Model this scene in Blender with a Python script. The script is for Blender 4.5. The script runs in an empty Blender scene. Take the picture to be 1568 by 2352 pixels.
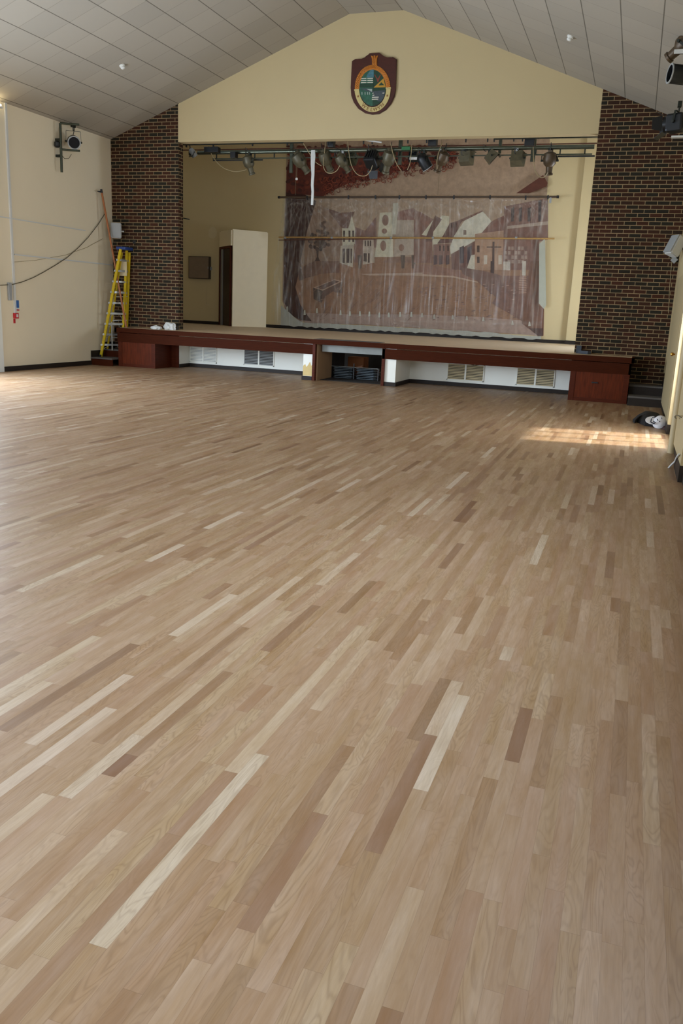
import bpy, bmesh, math, random
from mathutils import Vector, Matrix
random.seed(7)
D = bpy.data; COL = bpy.context.scene.collection; SC = bpy.context.scene
V = Vector
# ------------------------------------------------------------------ camera (metres; x along the stage wall, y into the room, z up)
FPX = 1910.022
CAM = V((1.12258, -17.9082, 1.5764))
FWD = V((-0.30718, 0.92127, -0.23853)); RGT = V((0.94418, 0.32638, 0.04465)); UPV = V((-0.11898, 0.2115, 0.97011))
def at(u, v, ax, val):
    """point seen at photo pixel (u, v) on the plane ax = val"""
    d = FWD + RGT*((u-784)/FPX) + UPV*((1176-v)/FPX)
    a = 'xyz'.index(ax)
    return CAM + d*((val-CAM[a])/d[a])
cd = D.cameras.new('camera'); cam = D.objects.new('camera', cd); COL.objects.link(cam)
r_ = RGT.normalized(); f_ = (FWD - r_*FWD.dot(r_)).normalized(); u_ = r_.cross(f_)
cam.matrix_world = Matrix(((r_.x, u_.x, -f_.x, CAM.x), (r_.y, u_.y, -f_.y, CAM.y), (r_.z, u_.z, -f_.z, CAM.z), (0, 0, 0, 1)))
cd.sensor_fit = 'AUTO'; cd.sensor_width = 36; cd.lens = FPX/2352*36; cd.clip_start = .02; cd.clip_end = 200
SC.camera = cam

# ------------------------------------------------------------------ materials
def s2l(c):
    return tuple(((x/255)/12.92 if x/255 <= .04045 else ((x/255+.055)/1.055)**2.4) for x in c) + (1,)
class NT:
    def __init__(s, name):
        s.m = D.materials.new(name); s.m.use_nodes = True; s.t = s.m.node_tree; s.n = s.t.nodes; s.l = s.t.links
        s.b = s.n['Principled BSDF']; s.out = s.n['Material Output']
    def N(s, t, **k):
        n = s.n.new(t)
        for a, b in k.items(): setattr(n, a, b)
        return n
    def L(s, a, b): s.l.new(a, b)
    def math(s, op, a, b=None, c=None):
        n = s.N('ShaderNodeMath', operation=op)
        for i, x in enumerate((a, b, c)):
            if x is None: continue
            if isinstance(x, (int, float)): n.inputs[i].default_value = x
            else: s.L(x, n.inputs[i])
        return n.outputs[0]
    def mix(s, f, a, b, t='MIX'):
        n = s.N('ShaderNodeMix', data_type='RGBA', blend_type=t)
        for i, x in ((0, f), (6, a), (7, b)):
            if isinstance(x, (int, float)): n.inputs[i].default_value = x
            elif isinstance(x, tuple): n.inputs[i].default_value = x
            else: s.L(x, n.inputs[i])
        return n.outputs[2]
def mat(name, c, rough=.6, metal=0, var=.06, scale=6, bump=0, bscale=80, spec=.5, coat=0, stretch=None):
    k = NT(name); b = k.b
    b.inputs['Roughness'].default_value = rough; b.inputs['Metallic'].default_value = metal
    b.inputs['Specular IOR Level'].default_value = spec; b.inputs['Coat Weight'].default_value = coat
    col = c if len(c) == 4 else s2l(c)
    tc = k.N('ShaderNodeTexCoord'); src = tc.outputs['Object']
    if stretch:
        mp = k.N('ShaderNodeMapping'); mp.inputs['Scale'].default_value = stretch; k.L(src, mp.inputs[0]); src = mp.outputs[0]
    nz = k.N('ShaderNodeTexNoise'); nz.inputs['Scale'].default_value = scale; nz.inputs['Detail'].default_value = 4
    k.L(src, nz.inputs['Vector'])
    lo = tuple(max(0, x*(1-var*2)) for x in col[:3])+(1,); hi = tuple(min(1, x*(1+var*2)) for x in col[:3])+(1,)
    k.L(k.mix(nz.outputs[0], lo, hi), b.inputs['Base Color'])
    if bump:
        n2 = k.N('ShaderNodeTexNoise'); n2.inputs['Scale'].default_value = bscale; k.L(src, n2.inputs['Vector'])
        bp = k.N('ShaderNodeBump'); bp.inputs['Strength'].default_value = bump; bp.inputs['Distance'].default_value = .01
        k.L(n2.outputs[0], bp.inputs['Height']); k.L(bp.outputs[0], b.inputs['Normal'])
    return k.m
M = {}
M['cream'] = mat('cream_wall_paint', (188, 169, 127), .75, var=.015, scale=1.5, bump=.08, bscale=150)
M['cream_lit'] = mat('cream_wall_paint_lit', (226, 212, 182), .75, var=.015, scale=1.5, bump=.08, bscale=150)  # same cream as the gable, lightened to carry daylight on the left wall
M['cream2'] = mat('pale_cream_paint', (242, 240, 227), .6, var=.015, scale=2)
M['stagewall'] = mat('stage_wall_paint', (202, 182, 137), .75, var=.025, scale=.8)
M['boxpaint'] = mat('pale_box_paint', (250, 236, 203), .7, var=.02)
M['darkleaf'] = mat('dark_brown_door', (50, 32, 22), .5)
M['patch'] = mat('white_filler_paint', (207, 190, 150), .8, var=.03)
M['white'] = mat('white_gloss_paint', (222, 222, 215), .35, var=.02)
M['plastic_w'] = mat('white_plastic', (205, 205, 200), .4, var=.02)
M['plastic_g'] = mat('grey_plastic', (150, 152, 150), .45, var=.03)
M['skirt'] = mat('dark_skirting', (44, 36, 30), .5, var=.1, spec=.2)
M['maho'] = mat('stained_mahogany', (77, 30, 11), .45, var=.28, scale=5, stretch=(1, 1, 14), spec=.12)
M['maho_h'] = mat('stained_mahogany_board', (63, 27, 12), .6, var=.22, scale=5, stretch=(1, 10, 14), spec=.04)
M['mahopanel'] = mat('mahogany_veneer', (89, 36, 13), .5, var=.35, scale=6, stretch=(6, 6, .7), spec=.12)
M['deck'] = mat('stage_deck_ply', (220, 196, 164), .5, var=.06, scale=3)
M['grey_carpet'] = mat('grey_tread', (92, 86, 80), .8, var=.15, scale=40)
M['black'] = mat('black_paint', (22, 22, 22), .45, var=.2)
M['void'] = mat('understage_shade', (40, 34, 28), .9, var=.2)  # near-black colour puts the shade of the understage space into its surfaces
M['steelgreen'] = mat('olive_steel', (62, 66, 50), .38, metal=.35, var=.15)
M['darkgreen'] = mat('dark_green_steel', (34, 38, 30), .4, metal=.3, var=.2)
M['pipe'] = mat('grey_green_pipe', (88, 92, 78), .28, metal=.7, var=.12)
M['lampbody'] = mat('grey_green_lamp_metal', (92, 86, 66), .45, metal=.3, var=.2, scale=12)
M['lampblack'] = mat('black_lamp_metal', (30, 32, 34), .4, metal=.3, var=.2)
M['lampbrown'] = mat('brown_lamp_metal', (82, 66, 46), .45, metal=.3, var=.2)
M['lens'] = mat('lens_glass', (6, 6, 9), .25, var=.1, spec=.25)
M['chrome'] = mat('chrome', (190, 190, 190), .2, metal=1, var=.05)
M['alu'] = mat('aluminium', (178, 178, 172), .38, metal=.5, var=.06)
M['yellow'] = mat('yellow_fibreglass', (206, 176, 20), .42, var=.08)
M['blue'] = mat('blue_plastic', (40, 66, 128), .4, var=.08)
M['red'] = mat('red_plastic', (190, 28, 38), .4, var=.05)
M['orangewood'] = mat('orange_varnished_wood', (160, 92, 38), .4, var=.15, stretch=(4, 4, .6))
M['bamboo'] = mat('bamboo', (170, 132, 74), .45, var=.15)
M['brownwood'] = mat('brown_dowel', (88, 44, 24), .5, var=.15)
M['cable'] = mat('tan_cable', (160, 142, 104), .6, var=.05)
M['darkcable'] = mat('dark_cable', (92, 84, 62), .6, var=.05)
M['rope'] = mat('rope', (130, 112, 84), .8, var=.1)
M['brass'] = mat('brass', (190, 140, 60), .25, metal=1)
M['cloth_b'] = mat('black_cloth', (22, 18, 18), .95, var=.3, scale=15, bump=.4, bscale=25)
M['cloth_w'] = mat('white_cloth', (215, 212, 214), .85, var=.03)
M['cloth_n'] = mat('navy_cloth', (26, 30, 50), .85, var=.1)
M['towel'] = mat('white_rag', (212, 212, 208), .9, var=.04, bump=.4, bscale=30)
M['navy'] = mat('navy_vinyl', (12, 16, 22), .4, var=.15, spec=.3)
M['cardboard'] = mat('cardboard', (150, 88, 42), .8, var=.12)
M['ply'] = mat('plywood', (150, 118, 84), .7, var=.12, scale=2)
M['greyboard'] = mat('grey_board', (140, 142, 136), .7, var=.1)
M['doorcream'] = mat('door_cream', (168, 150, 112), .55, var=.03)
M['crestwood'] = mat('crest_mahogany', (66, 26, 16), .35, var=.15, stretch=(1, 1, 8))
M['gold'] = mat('crest_gold', (184, 112, 34), .45, metal=.2, var=.22, scale=60)
M['ribbon'] = mat('crest_ribbon', (190, 172, 112), .6, var=.08)
M['letters'] = mat('crest_letters', (130, 84, 30), .6)
M['cgreen'] = mat('crest_dark_green', (16, 52, 30), .5, var=.25, scale=20)
M['cblue'] = mat('crest_blue', (66, 110, 120), .5, var=.35, scale=14)
M['cteal'] = mat('crest_teal', (36, 84, 62), .5, var=.35, scale=18)
M['cslate'] = mat('crest_slate', (58, 66, 70), .5, var=.2, scale=18)
M['clight'] = mat('crest_pale_grey', (150, 160, 150), .5)
M['cyellow'] = mat('crest_ochre', (176, 130, 30), .5, var=.1)
M['cwhite'] = mat('crest_white', (205, 198, 180), .5)
M['cred'] = mat('crest_red', (120, 50, 30), .5)
M['paper_b'] = mat('blue_notice', (46, 96, 160), .5, var=.05)

def brick_mat():
    k = NT('dark_brick'); b = k.b
    uv = k.N('ShaderNodeUVMap')
    br = k.N('ShaderNodeTexBrick'); br.offset = .5; br.squash = 1
    br.inputs['Scale'].default_value = 1; br.inputs['Brick Width'].default_value = .225; br.inputs['Row Height'].default_value = .075
    br.inputs['Mortar Size'].default_value = .0075; br.inputs['Mortar Smooth'].default_value = .25; br.inputs['Bias'].default_value = 0
    br.inputs['Color1'].default_value = (0, 0, 0, 1); br.inputs['Color2'].default_value = (1, 1, 1, 1); br.inputs['Mortar'].default_value = (.5, .5, .5, 1)
    k.L(uv.outputs[0], br.inputs['Vector'])
    rp = k.N('ShaderNodeValToRGB'); e = rp.color_ramp.elements
    e[0].position = 0; e[0].color = s2l((38, 32, 22)); e[1].position = 1; e[1].color = s2l((67, 37, 23))
    for p, c in ((.3, (40, 36, 27)), (.45, (51, 32, 20)), (.7, (56, 34, 21))):
        x = e.new(p); x.color = s2l(c)
    k.L(br.outputs[0], rp.inputs[0])
    nz = k.N('ShaderNodeTexNoise'); nz.inputs['Scale'].default_value = 30; nz.inputs['Detail'].default_value = 5; k.L(uv.outputs[0], nz.inputs['Vector'])
    c1 = k.mix(.35, rp.outputs[0], nz.outputs[0], 'OVERLAY')
    k.L(k.mix(br.outputs['Fac'], c1, s2l((141, 119, 86))), b.inputs['Base Color']); b.inputs['Specular IOR Level'].default_value = .15
    b.inputs['Roughness'].default_value = .7
    bp = k.N('ShaderNodeBump'); bp.invert = True; bp.inputs['Strength'].default_value = .5; bp.inputs['Distance'].default_value = .006
    k.L(br.outputs['Fac'], bp.inputs['Height']); k.L(bp.outputs[0], b.inputs['Normal'])
    return k.m
M['brick'] = brick_mat()

def tile_mat():
    k = NT('ceiling_tiles'); b = k.b; uv = k.N('ShaderNodeUVMap'); sp = k.N('ShaderNodeSeparateXYZ'); k.L(uv.outputs[0], sp.inputs[0])
    def line(o, w):
        f = k.math('FRACT', o); d = k.math('MINIMUM', f, k.math('SUBTRACT', 1, f)); return k.math('LESS_THAN', d, w)
    lu, lv = line(sp.outputs[0], .014), line(sp.outputs[1], .010)
    wn = k.N('ShaderNodeTexWhiteNoise', noise_dimensions='2D'); cb = k.N('ShaderNodeCombineXYZ')
    k.L(k.math('FLOOR', sp.outputs[0]), cb.inputs[0]); k.L(k.math('FLOOR', sp.outputs[1]), cb.inputs[1]); k.L(cb.outputs[0], wn.inputs[0])
    base = k.mix(wn.outputs[0], s2l((157, 150, 136)), s2l((165, 157, 142)))
    c = k.mix(k.math('MULTIPLY', lv, .5), base, s2l((118, 112, 98)))
    c = k.mix(k.math('MULTIPLY', lu, .85), c, s2l((84, 78, 66)))
    k.L(c, b.inputs['Base Color']); b.inputs['Roughness'].default_value = .85
    return k.m
M['tile'] = tile_mat()

def floor_mat():
    k = NT('oak_strip_floor'); b = k.b; tc = k.N('ShaderNodeTexCoord'); sp = k.N('ShaderNodeSeparateXYZ'); k.L(tc.outputs['Object'], sp.inputs[0])
    X, Y = sp.outputs[0], sp.outputs[1]
    W = .053
    def wn(*ins):
        n = k.N('ShaderNodeTexWhiteNoise', noise_dimensions='3D'); c = k.N('ShaderNodeCombineXYZ')
        for i, x in enumerate(ins):
            if isinstance(x, (int, float)): c.inputs[i].default_value = x
            else: k.L(x, c.inputs[i])
        k.L(c.outputs[0], n.inputs[0]); return n
    xs = k.math('DIVIDE', k.math('ADD', X, 100), W); row = k.math('FLOOR', xs); fx = k.math('FRACT', xs)
    r1 = wn(row, 3.1, 0).outputs[0]
    ys = k.math('ADD', k.math('DIVIDE', k.math('ADD', Y, 100), .62), k.math('MULTIPLY', r1, 17.3))
    n0 = k.math('FLOOR', ys); fy = k.math('FRACT', ys)
    bnd = k.math('MULTIPLY_ADD', wn(row, n0, 7.7).outputs[0], .8, .1)
    pid = k.math('ADD', n0, k.math('GREATER_THAN', fy, bnd))
    rn = wn(row, pid, 1.3); rv = rn.outputs[0]
    sc = k.N('ShaderNodeSeparateColor'); k.L(rn.outputs[1], sc.inputs[0])
    rp = k.N('ShaderNodeValToRGB'); e = rp.color_ramp.elements
    e[0].position = 0; e[0].color = s2l((114, 80, 54)); e[1].position = 1; e[1].color = s2l((206, 188, 162))
    for p, c in ((.06, (138, 104, 72)), (.18, (154, 120, 86)), (.45, (164, 133, 99)), (.7, (170, 140, 107)), (.86, (177, 149, 116)), (.95, (188, 163, 131))):
        x = e.new(p); x.color = s2l(c)
    k.L(rv, rp.inputs[0])
    hue = k.mix(k.math('MULTIPLY', sc.outputs[1], .5), rp.outputs[0], s2l((166, 136, 94)))
    hue = k.mix(k.math('MULTIPLY', sc.outputs[2], .35), hue, s2l((169, 131, 104)))
    # grain: stretched noise and cathedral figure, shifted for every board
    cb = k.N('ShaderNodeCombineXYZ')
    k.L(k.math('MULTIPLY_ADD', rv, 37.0, X), cb.inputs[0]); k.L(k.math('MULTIPLY_ADD', sc.outputs[0], 53.0, k.math('MULTIPLY', Y, .06)), cb.inputs[1])
    nz = k.N('ShaderNodeTexNoise'); nz.inputs['Scale'].default_value = 120; nz.inputs['Detail'].default_value = 5; nz.inputs['Roughness'].default_value = .65
    k.L(cb.outputs[0], nz.inputs['Vector'])
    cb2 = k.N('ShaderNodeCombineXYZ')
    k.L(k.math('MULTIPLY_ADD', rv, 37.0, X), cb2.inputs[0]); k.L(k.math('MULTIPLY_ADD', sc.outputs[0], 53.0, k.math('MULTIPLY', Y, .16)), cb2.inputs[1])
    n3 = k.N('ShaderNodeTexNoise'); n3.inputs['Scale'].default_value = 14; n3.inputs['Detail'].default_value = 2; n3.inputs['Distortion'].default_value = .6
    k.L(cb2.outputs[0], n3.inputs['Vector'])
    rings = k.math('SINE', k.math('MULTIPLY', n3.outputs[0], 85))
    rings = k.math('POWER', k.math('MULTIPLY_ADD', rings, .5, .5), 3)
    g = k.math('MULTIPLY', rings, k.math('MULTIPLY_ADD', sc.outputs[1], .26, .03))
    col = k.mix(g, hue, s2l((105, 74, 43)))
    mr = k.N('ShaderNodeMapRange'); mr.inputs[1].default_value = .35; mr.inputs[2].default_value = .7; k.L(nz.outputs[0], mr.inputs[0])
    col = k.mix(k.math('MULTIPLY', mr.outputs[0], .22), col, s2l((118, 85, 54)))
    cb3 = k.N('ShaderNodeCombineXYZ')
    k.L(k.math('MULTIPLY_ADD', rv, 61.0, k.math('MULTIPLY', X, 1.0)), cb3.inputs[0]); k.L(k.math('MULTIPLY_ADD', sc.outputs[2], 47.0, k.math('MULTIPLY', Y, .12)), cb3.inputs[1])
    n5 = k.N('ShaderNodeTexNoise'); n5.inputs['Scale'].default_value = 22; n5.inputs['Detail'].default_value = 4; n5.inputs['Roughness'].default_value = .6; k.L(cb3.outputs[0], n5.inputs['Vector'])
    m5 = k.N('ShaderNodeMapRange'); m5.inputs[1].default_value = .3; m5.inputs[2].default_value = .72; m5.inputs[3].default_value = .89; m5.inputs[4].default_value = 1.1; k.L(n5.outputs[0], m5.inputs[0])
    h5 = k.N('ShaderNodeHueSaturation'); k.L(col, h5.inputs['Color']); k.L(m5.outputs[0], h5.inputs['Value'])
    k.L(k.math('MULTIPLY_ADD', n5.outputs[0], -.5, 1.22), h5.inputs['Saturation']); col = h5.outputs[0]
    # joints
    dx = k.math('MULTIPLY', k.math('MINIMUM', fx, k.math('SUBTRACT', 1, fx)), W)
    dy = k.math('MULTIPLY', k.math('ABSOLUTE', k.math('SUBTRACT', fy, bnd)), .62)
    gap = k.math('MAXIMUM', k.math('LESS_THAN', dx, .0007), k.math('LESS_THAN', dy, .0009))
    col = k.mix(k.math('MULTIPLY', gap, .25), col, s2l((89, 62, 37)))
    k.L(col, b.inputs['Base Color'])
    n4 = k.N('ShaderNodeTexNoise'); n4.inputs['Scale'].default_value = .9; k.L(tc.outputs['Object'], n4.inputs['Vector'])
    k.L(k.math('ADD', k.math('MULTIPLY_ADD', n4.outputs[0], .08, .38), k.math('MULTIPLY', rv, .05)), b.inputs['Roughness'])
    b.inputs['Specular IOR Level'].default_value = .45
    bp = k.N('ShaderNodeBump'); bp.inputs['Strength'].default_value = .06; bp.inputs['Distance'].default_value = .002
    k.L(k.math('ADD', nz.outputs[0], k.math('MULTIPLY', rv, .8)), bp.inputs['Height']); k.L(bp.outputs[0], b.inputs['Normal'])
    return k.m
M['floor'] = floor_mat()

def mural_mat():
    k = NT('mural_paint'); a = k.N('ShaderNodeVertexColor', layer_name='col'); tc = k.N('ShaderNodeTexCoord')
    nz = k.N('ShaderNodeTexNoise'); nz.inputs['Scale'].default_value = 6; nz.inputs['Detail'].default_value = 8; nz.inputs['Roughness'].default_value = .7
    k.L(tc.outputs['Object'], nz.inputs['Vector'])
    mr = k.N('ShaderNodeMapRange'); mr.inputs[1].default_value = .3; mr.inputs[2].default_value = .7; mr.inputs[3].default_value = .78; mr.inputs[4].default_value = 1.2; k.L(nz.outputs[0], mr.inputs[0])
    hs = k.N('ShaderNodeHueSaturation'); k.L(a.outputs[0], hs.inputs['Color']); k.L(mr.outputs[0], hs.inputs['Value'])
    k.L(hs.outputs[0], k.b.inputs['Base Color']); k.b.inputs['Roughness'].default_value = .85
    return k.m
M['mural'] = mural_mat()

def sheet_mat():
    k = NT('clear_polythene'); tc = k.N('ShaderNodeTexCoord')
    mp = k.N('ShaderNodeMapping'); mp.inputs['Scale'].default_value = (9, 1, .5); k.L(tc.outputs['Object'], mp.inputs[0])
    nz = k.N('ShaderNodeTexNoise'); nz.inputs['Scale'].default_value = 1.6; nz.inputs['Detail'].default_value = 5; nz.inputs['Distortion'].default_value = .4
    k.L(mp.outputs[0], nz.inputs['Vector'])
    mr = k.N('ShaderNodeMapRange'); mr.inputs[1].default_value = .5; mr.inputs[2].default_value = .74; mr.inputs[3].default_value = .05; mr.inputs[4].default_value = .48; k.L(nz.outputs[0], mr.inputs[0])
    k.b.inputs['Base Color'].default_value = s2l((206, 200, 186)); k.b.inputs['Roughness'].default_value = .2; k.b.inputs['Specular IOR Level'].default_value = .9
    at_ = k.N('ShaderNodeAttribute', attribute_name='fold'); k.L(k.math('MINIMUM', .85, k.math('ADD', k.math('MULTIPLY', mr.outputs[0], .5), k.math('MULTIPLY', at_.outputs['Fac'], .32))), k.b.inputs['Alpha'])
    return k.m
M['sheet'] = sheet_mat()
def glass_mat():
    k = NT('window_glass'); k.b.inputs['Base Color'].default_value = (.8, .85, .9, 1); k.b.inputs['Roughness'].default_value = .05; k.b.inputs['Alpha'].default_value = .08
    return k.m
M['glass'] = glass_mat()
def emis(name, c, s):
    k = NT(name); k.b.inputs['Emission Color'].default_value = c; k.b.inputs['Emission Strength'].default_value = s; return k.m
M['lamp_on'] = emis('lit_tube', (1, .86, .55, 1), 14)

# ------------------------------------------------------------------ mesh builder
ORG = {}
SPLIT = {'nosing', 'fascia_board', 'front_wall', 'baseboard', 'cabinet_side', 'riser', 'stringer', 'wide_rail', 'wall_bracket', 'end_cap', 'clip', 'tie', 'hanger', 'post', 'rear_crossbar', 'cabinet_frame', 'deck', 'understage_lining', 'navy_mark', 'step_brace'}
def frame(d, up=V((0, 0, 1))):
    d = V(d).normalized()
    if abs(d.dot(up)) > .98: up = V((0, 1, 0))
    x = d.cross(up).normalized(); y = x.cross(d).normalized()
    return Matrix((x, y, d)).transposed()     # columns x, y, d
class MB:
    def __init__(s): s.bm = bmesh.new()
    def face(s, pts):
        return s.bm.faces.new([s.bm.verts.new(V(p)) for p in pts])
    def hexa(s, p):     # 8 corners: bottom ring, top ring
        v = [s.bm.verts.new(V(q)) for q in p]
        for f in ((3, 2, 1, 0), (4, 5, 6, 7), (0, 1, 5, 4), (1, 2, 6, 5), (2, 3, 7, 6), (3, 0, 4, 7)):
            s.bm.faces.new([v[i] for i in f])
        return s
    def box(s, a, b, bev=0):
        x0, x1 = sorted((a[0], b[0])); y0, y1 = sorted((a[1], b[1])); z0, z1 = sorted((a[2], b[2]))
        if bev:
            t = bmesh.new(); r = bmesh.ops.create_cube(t, size=1)
            for v in t.verts: v.co = V(((x0+x1)/2+v.co.x*(x1-x0), (y0+y1)/2+v.co.y*(y1-y0), (z0+z1)/2+v.co.z*(z1-z0)))
            bmesh.ops.bevel(t, geom=t.edges[:], offset=bev, segments=2, affect='EDGES', profile=.5)
            return s.merge(t)
        return s.hexa([(x0, y0, z0), (x1, y0, z0), (x1, y1, z0), (x0, y1, z0), (x0, y0, z1), (x1, y0, z1), (x1, y1, z1), (x0, y1, z1)])
    def merge(s, t, mtx=None):
        mp = {}
        for v in t.verts: mp[v] = s.bm.verts.new(mtx @ v.co if mtx else v.co)
        for f in t.faces:
            try: s.bm.faces.new([mp[v] for v in f.verts])
            except ValueError: pass
        t.free(); return s
    def obox(s, c, size, R, bev=0):      # oriented box, R 3x3 columns
        t = bmesh.new(); bmesh.ops.create_cube(t, size=1)
        for v in t.verts: v.co = V((v.co.x*size[0], v.co.y*size[1], v.co.z*size[2]))
        if bev: bmesh.ops.bevel(t, geom=t.edges[:], offset=bev, segments=2, affect='EDGES', profile=.5)
        return s.merge(t, Matrix.Translation(V(c)) @ R.to_4x4())
    def bar(s, a, b, w, h, up=V((0, 0, 1))):
        a, b = V(a), V(b); R = frame(b-a, up); return s.obox((a+b)/2, (w, h, (b-a).length), R)
    def lathe(s, a, d, prof, seg=20, caps=True):   # prof: (t along d, radius)
        R = frame(d); a = V(a); rings = []
        for t, r in prof:
            rings.append([s.bm.verts.new(a + R @ V((r*math.cos(i*math.tau/seg), r*math.sin(i*math.tau/seg), t))) for i in range(seg)])
        for p, q in zip(rings, rings[1:]):
            for i in range(seg): s.bm.faces.new((p[i], p[(i+1) % seg], q[(i+1) % seg], q[i]))
        if caps:
            s.bm.faces.new(rings[0][::-1]); s.bm.faces.new(rings[-1])
        return s
    def cyl(s, a, b, r, seg=14):
        a, b = V(a), V(b); return s.lathe(a, b-a, ((0, r), ((b-a).length, r)), seg)
    def tube(s, pts, r, seg=8):
        pts = [V(p) for p in pts]; rings = []; up = V((0, 0, 1)); X = None
        for i, p in enumerate(pts):
            d = (pts[min(i+1, len(pts)-1)]-pts[max(i-1, 0)]).normalized()
            if X is None: X = frame(d) @ V((1, 0, 0))
            X = (X - d*X.dot(d)).normalized(); Yv = d.cross(X)
            rings.append([s.bm.verts.new(p + X*r*math.cos(k*math.tau/seg) + Yv*r*math.sin(k*math.tau/seg)) for k in range(seg)])
        for p, q in zip(rings, rings[1:]):
            for k in range(seg): s.bm.faces.new((p[k], p[(k+1) % seg], q[(k+1) % seg], q[k]))
        s.bm.faces.new(rings[0][::-1]); s.bm.faces.new(rings[-1]); return s
    def prism(s, pts, thick):            # pts: closed outline in 3-D, extruded by vector
        t = V(thick); a = [s.bm.verts.new(V(p)) for p in pts]; b = [s.bm.verts.new(V(p)+t) for p in pts]
        n = len(a)
        f1 = s.bm.faces.new(a[::-1]); f2 = s.bm.faces.new(b)
        for i in range(n): s.bm.faces.new((a[i], a[(i+1) % n], b[(i+1) % n], b[i]))
        return s
    def build(s, name, m, parent=None, smooth=False, **kw):
        if name in SPLIT and parent is not None:
            left = set(s.bm.faces); groups = []
            while left:
                f0 = left.pop(); st = [f0]; g = [f0]
                while st:
                    f = st.pop()
                    for v in f.verts:
                        for h in v.link_faces:
                            if h in left: left.discard(h); st.append(h); g.append(h)
                groups.append(g)
            if len(groups) > 1:
                out = []
                for g in groups:
                    q = MB(); mp_ = {}
                    for f in g:
                        for v in f.verts:
                            if v not in mp_: mp_[v] = q.bm.verts.new(v.co)
                        q.bm.faces.new([mp_[v] for v in f.verts])
                    out.append(q.build(name, m, parent, smooth, **dict(kw)))
                s.bm.free(); return out[0]
        bmesh.ops.recalc_face_normals(s.bm, faces=s.bm.faces)
        o_ = V((0, 0, 0)) if parent is None else ORG[parent.name]
        if parent is None and s.bm.verts and kw.pop('centre', True):
            xs = [v.co for v in s.bm.verts]
            o_ = V((sum(v.x for v in xs)/len(xs), sum(v.y for v in xs)/len(xs), min(v.z for v in xs)))
        kw.pop('centre', None)
        bmesh.ops.translate(s.bm, verts=s.bm.verts, vec=-o_)
        me = D.meshes.new(name); s.bm.to_mesh(me); s.bm.free()
        if smooth:
            for p in me.polygons: p.use_smooth = True
            try: me.set_sharp_from_angle(angle=math.radians(40))
            except Exception: pass
        me.materials.append(M[m] if isinstance(m, str) else m)
        o = D.objects.new(name, me); COL.objects.link(o)
        if parent is None: o.location = o_
        else: o.parent = parent
        ORG[o.name] = o_
        for a, b in kw.items(): o[a] = b
        return o
def thing(name, label, cat, loc, group=None):
    o = D.objects.new(name, None); COL.objects.link(o); o.location = V(loc); o.empty_display_size = .1
    ORG[o.name] = V(loc); o['label'] = label; o['category'] = cat
    if group: o['group'] = group
    return o
def tag(o, label, cat, group=None):
    o['label'] = label; o['category'] = cat
    if group: o['group'] = group
    return o
def struct(mb, name, m, **k):
    o = mb.build(name, m, centre=False, **k); o['kind'] = 'structure'; return o

# ------------------------------------------------------------------ the setting
OW = 9.147; PW = 1.78; LX = -OW-PW; RX = PW; BY = -22.0; EZ = 5.13
AX0, AX1, AZ = -5.17, -4.02, 7.42           # flat soffit along the ridge
SZ = .885; SY = 6.0; ST = 6.7                # stage floor height, back wall, stage ceiling
mb = MB(); mb.box((LX-.3, BY-.3, -.2), (RX+.3, .8, 0)); struct(mb, 'floor', 'floor')

def uvwall(name, quads, m):
    me = D.meshes.new(name); vs = []; fs = []; uvs = []
    for pts, uv in quads:
        i = len(vs); vs += [tuple(p) for p in pts]; fs.append(tuple(range(i, i+len(pts)))); uvs += uv
    me.from_pydata(vs, [], fs); ul = me.uv_layers.new(name='UVMap')
    for i, u in enumerate(uvs): ul.data[i].uv = u
    me.materials.append(M[m]); o = D.objects.new(name, me); COL.objects.link(o); o['kind'] = 'structure'; return o
def zc(x):   # ceiling height over x
    if x < AX0: return EZ + (AZ-EZ)*(x-LX)/(AX0-LX)
    if x > AX1: return AZ - (AZ-EZ)*(x-AX1)/(RX-AX1)
    return AZ
def bq(x0, x1, y0, y1, z0, top=None):   # brick quad on plane, u metres, v metres; (x varies) or (y varies)
    if abs(x1-x0) > 1e-6:
        pts = [(x0, y0, z0), (x1, y0, z0), (x1, y0, zc(x1) if top is None else top), (x0, y0, zc(x0) if top is None else top)]
        return pts, [(p[0], p[2]) for p in pts]
    pts = [(x0, y0, z0), (x0, y1, z0), (x0, y1, top), (x0, y0, top)]
    return pts, [(x0+p[1]-y0, p[2]) for p in pts]
TH = .22
uvwall('wall_left_pier', [bq(LX, -OW, 0, 0, 0), bq(-OW, -OW, 0, TH, 0, 5.87), bq(LX, -OW, TH, TH, 0)], 'brick')
def shift(q, du): return q[0], [(u+du, v) for u, v in q[1]]
uvwall('wall_right_pier', [bq(0, RX, 0, 0, 0), bq(0, 0, 0, TH, 0, 5.87), bq(0, RX, TH, TH, 0)], 'brick')
# gable wall over the opening
mb = MB(); BZ = 5.045
mb.prism([(-OW, 0, BZ), (0, 0, BZ), (0, 0, zc(0)), (AX1, 0, AZ), (AX0, 0, AZ), (-OW, 0, zc(-OW))], (0, TH+.03, 0)); struct(mb, 'wall_gable', 'cream')
# ceiling: two slopes and the flat ridge strip
def slope(name, x0, x1, ux):
    pts = [(x0, BY, zc(x0)), (x1, BY, zc(x1)), (x1, TH, zc(x1)), (x0, TH, zc(x0))]
    return pts, [((p[0]-ux)/.5665, (p[1]+4.04)/.605) for p in pts]
uvwall('ceiling', [slope('', LX, AX0, -9.133), slope('', AX1, RX, .422), slope('', AX0, AX1, AX0-.01)], 'tile')
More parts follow.
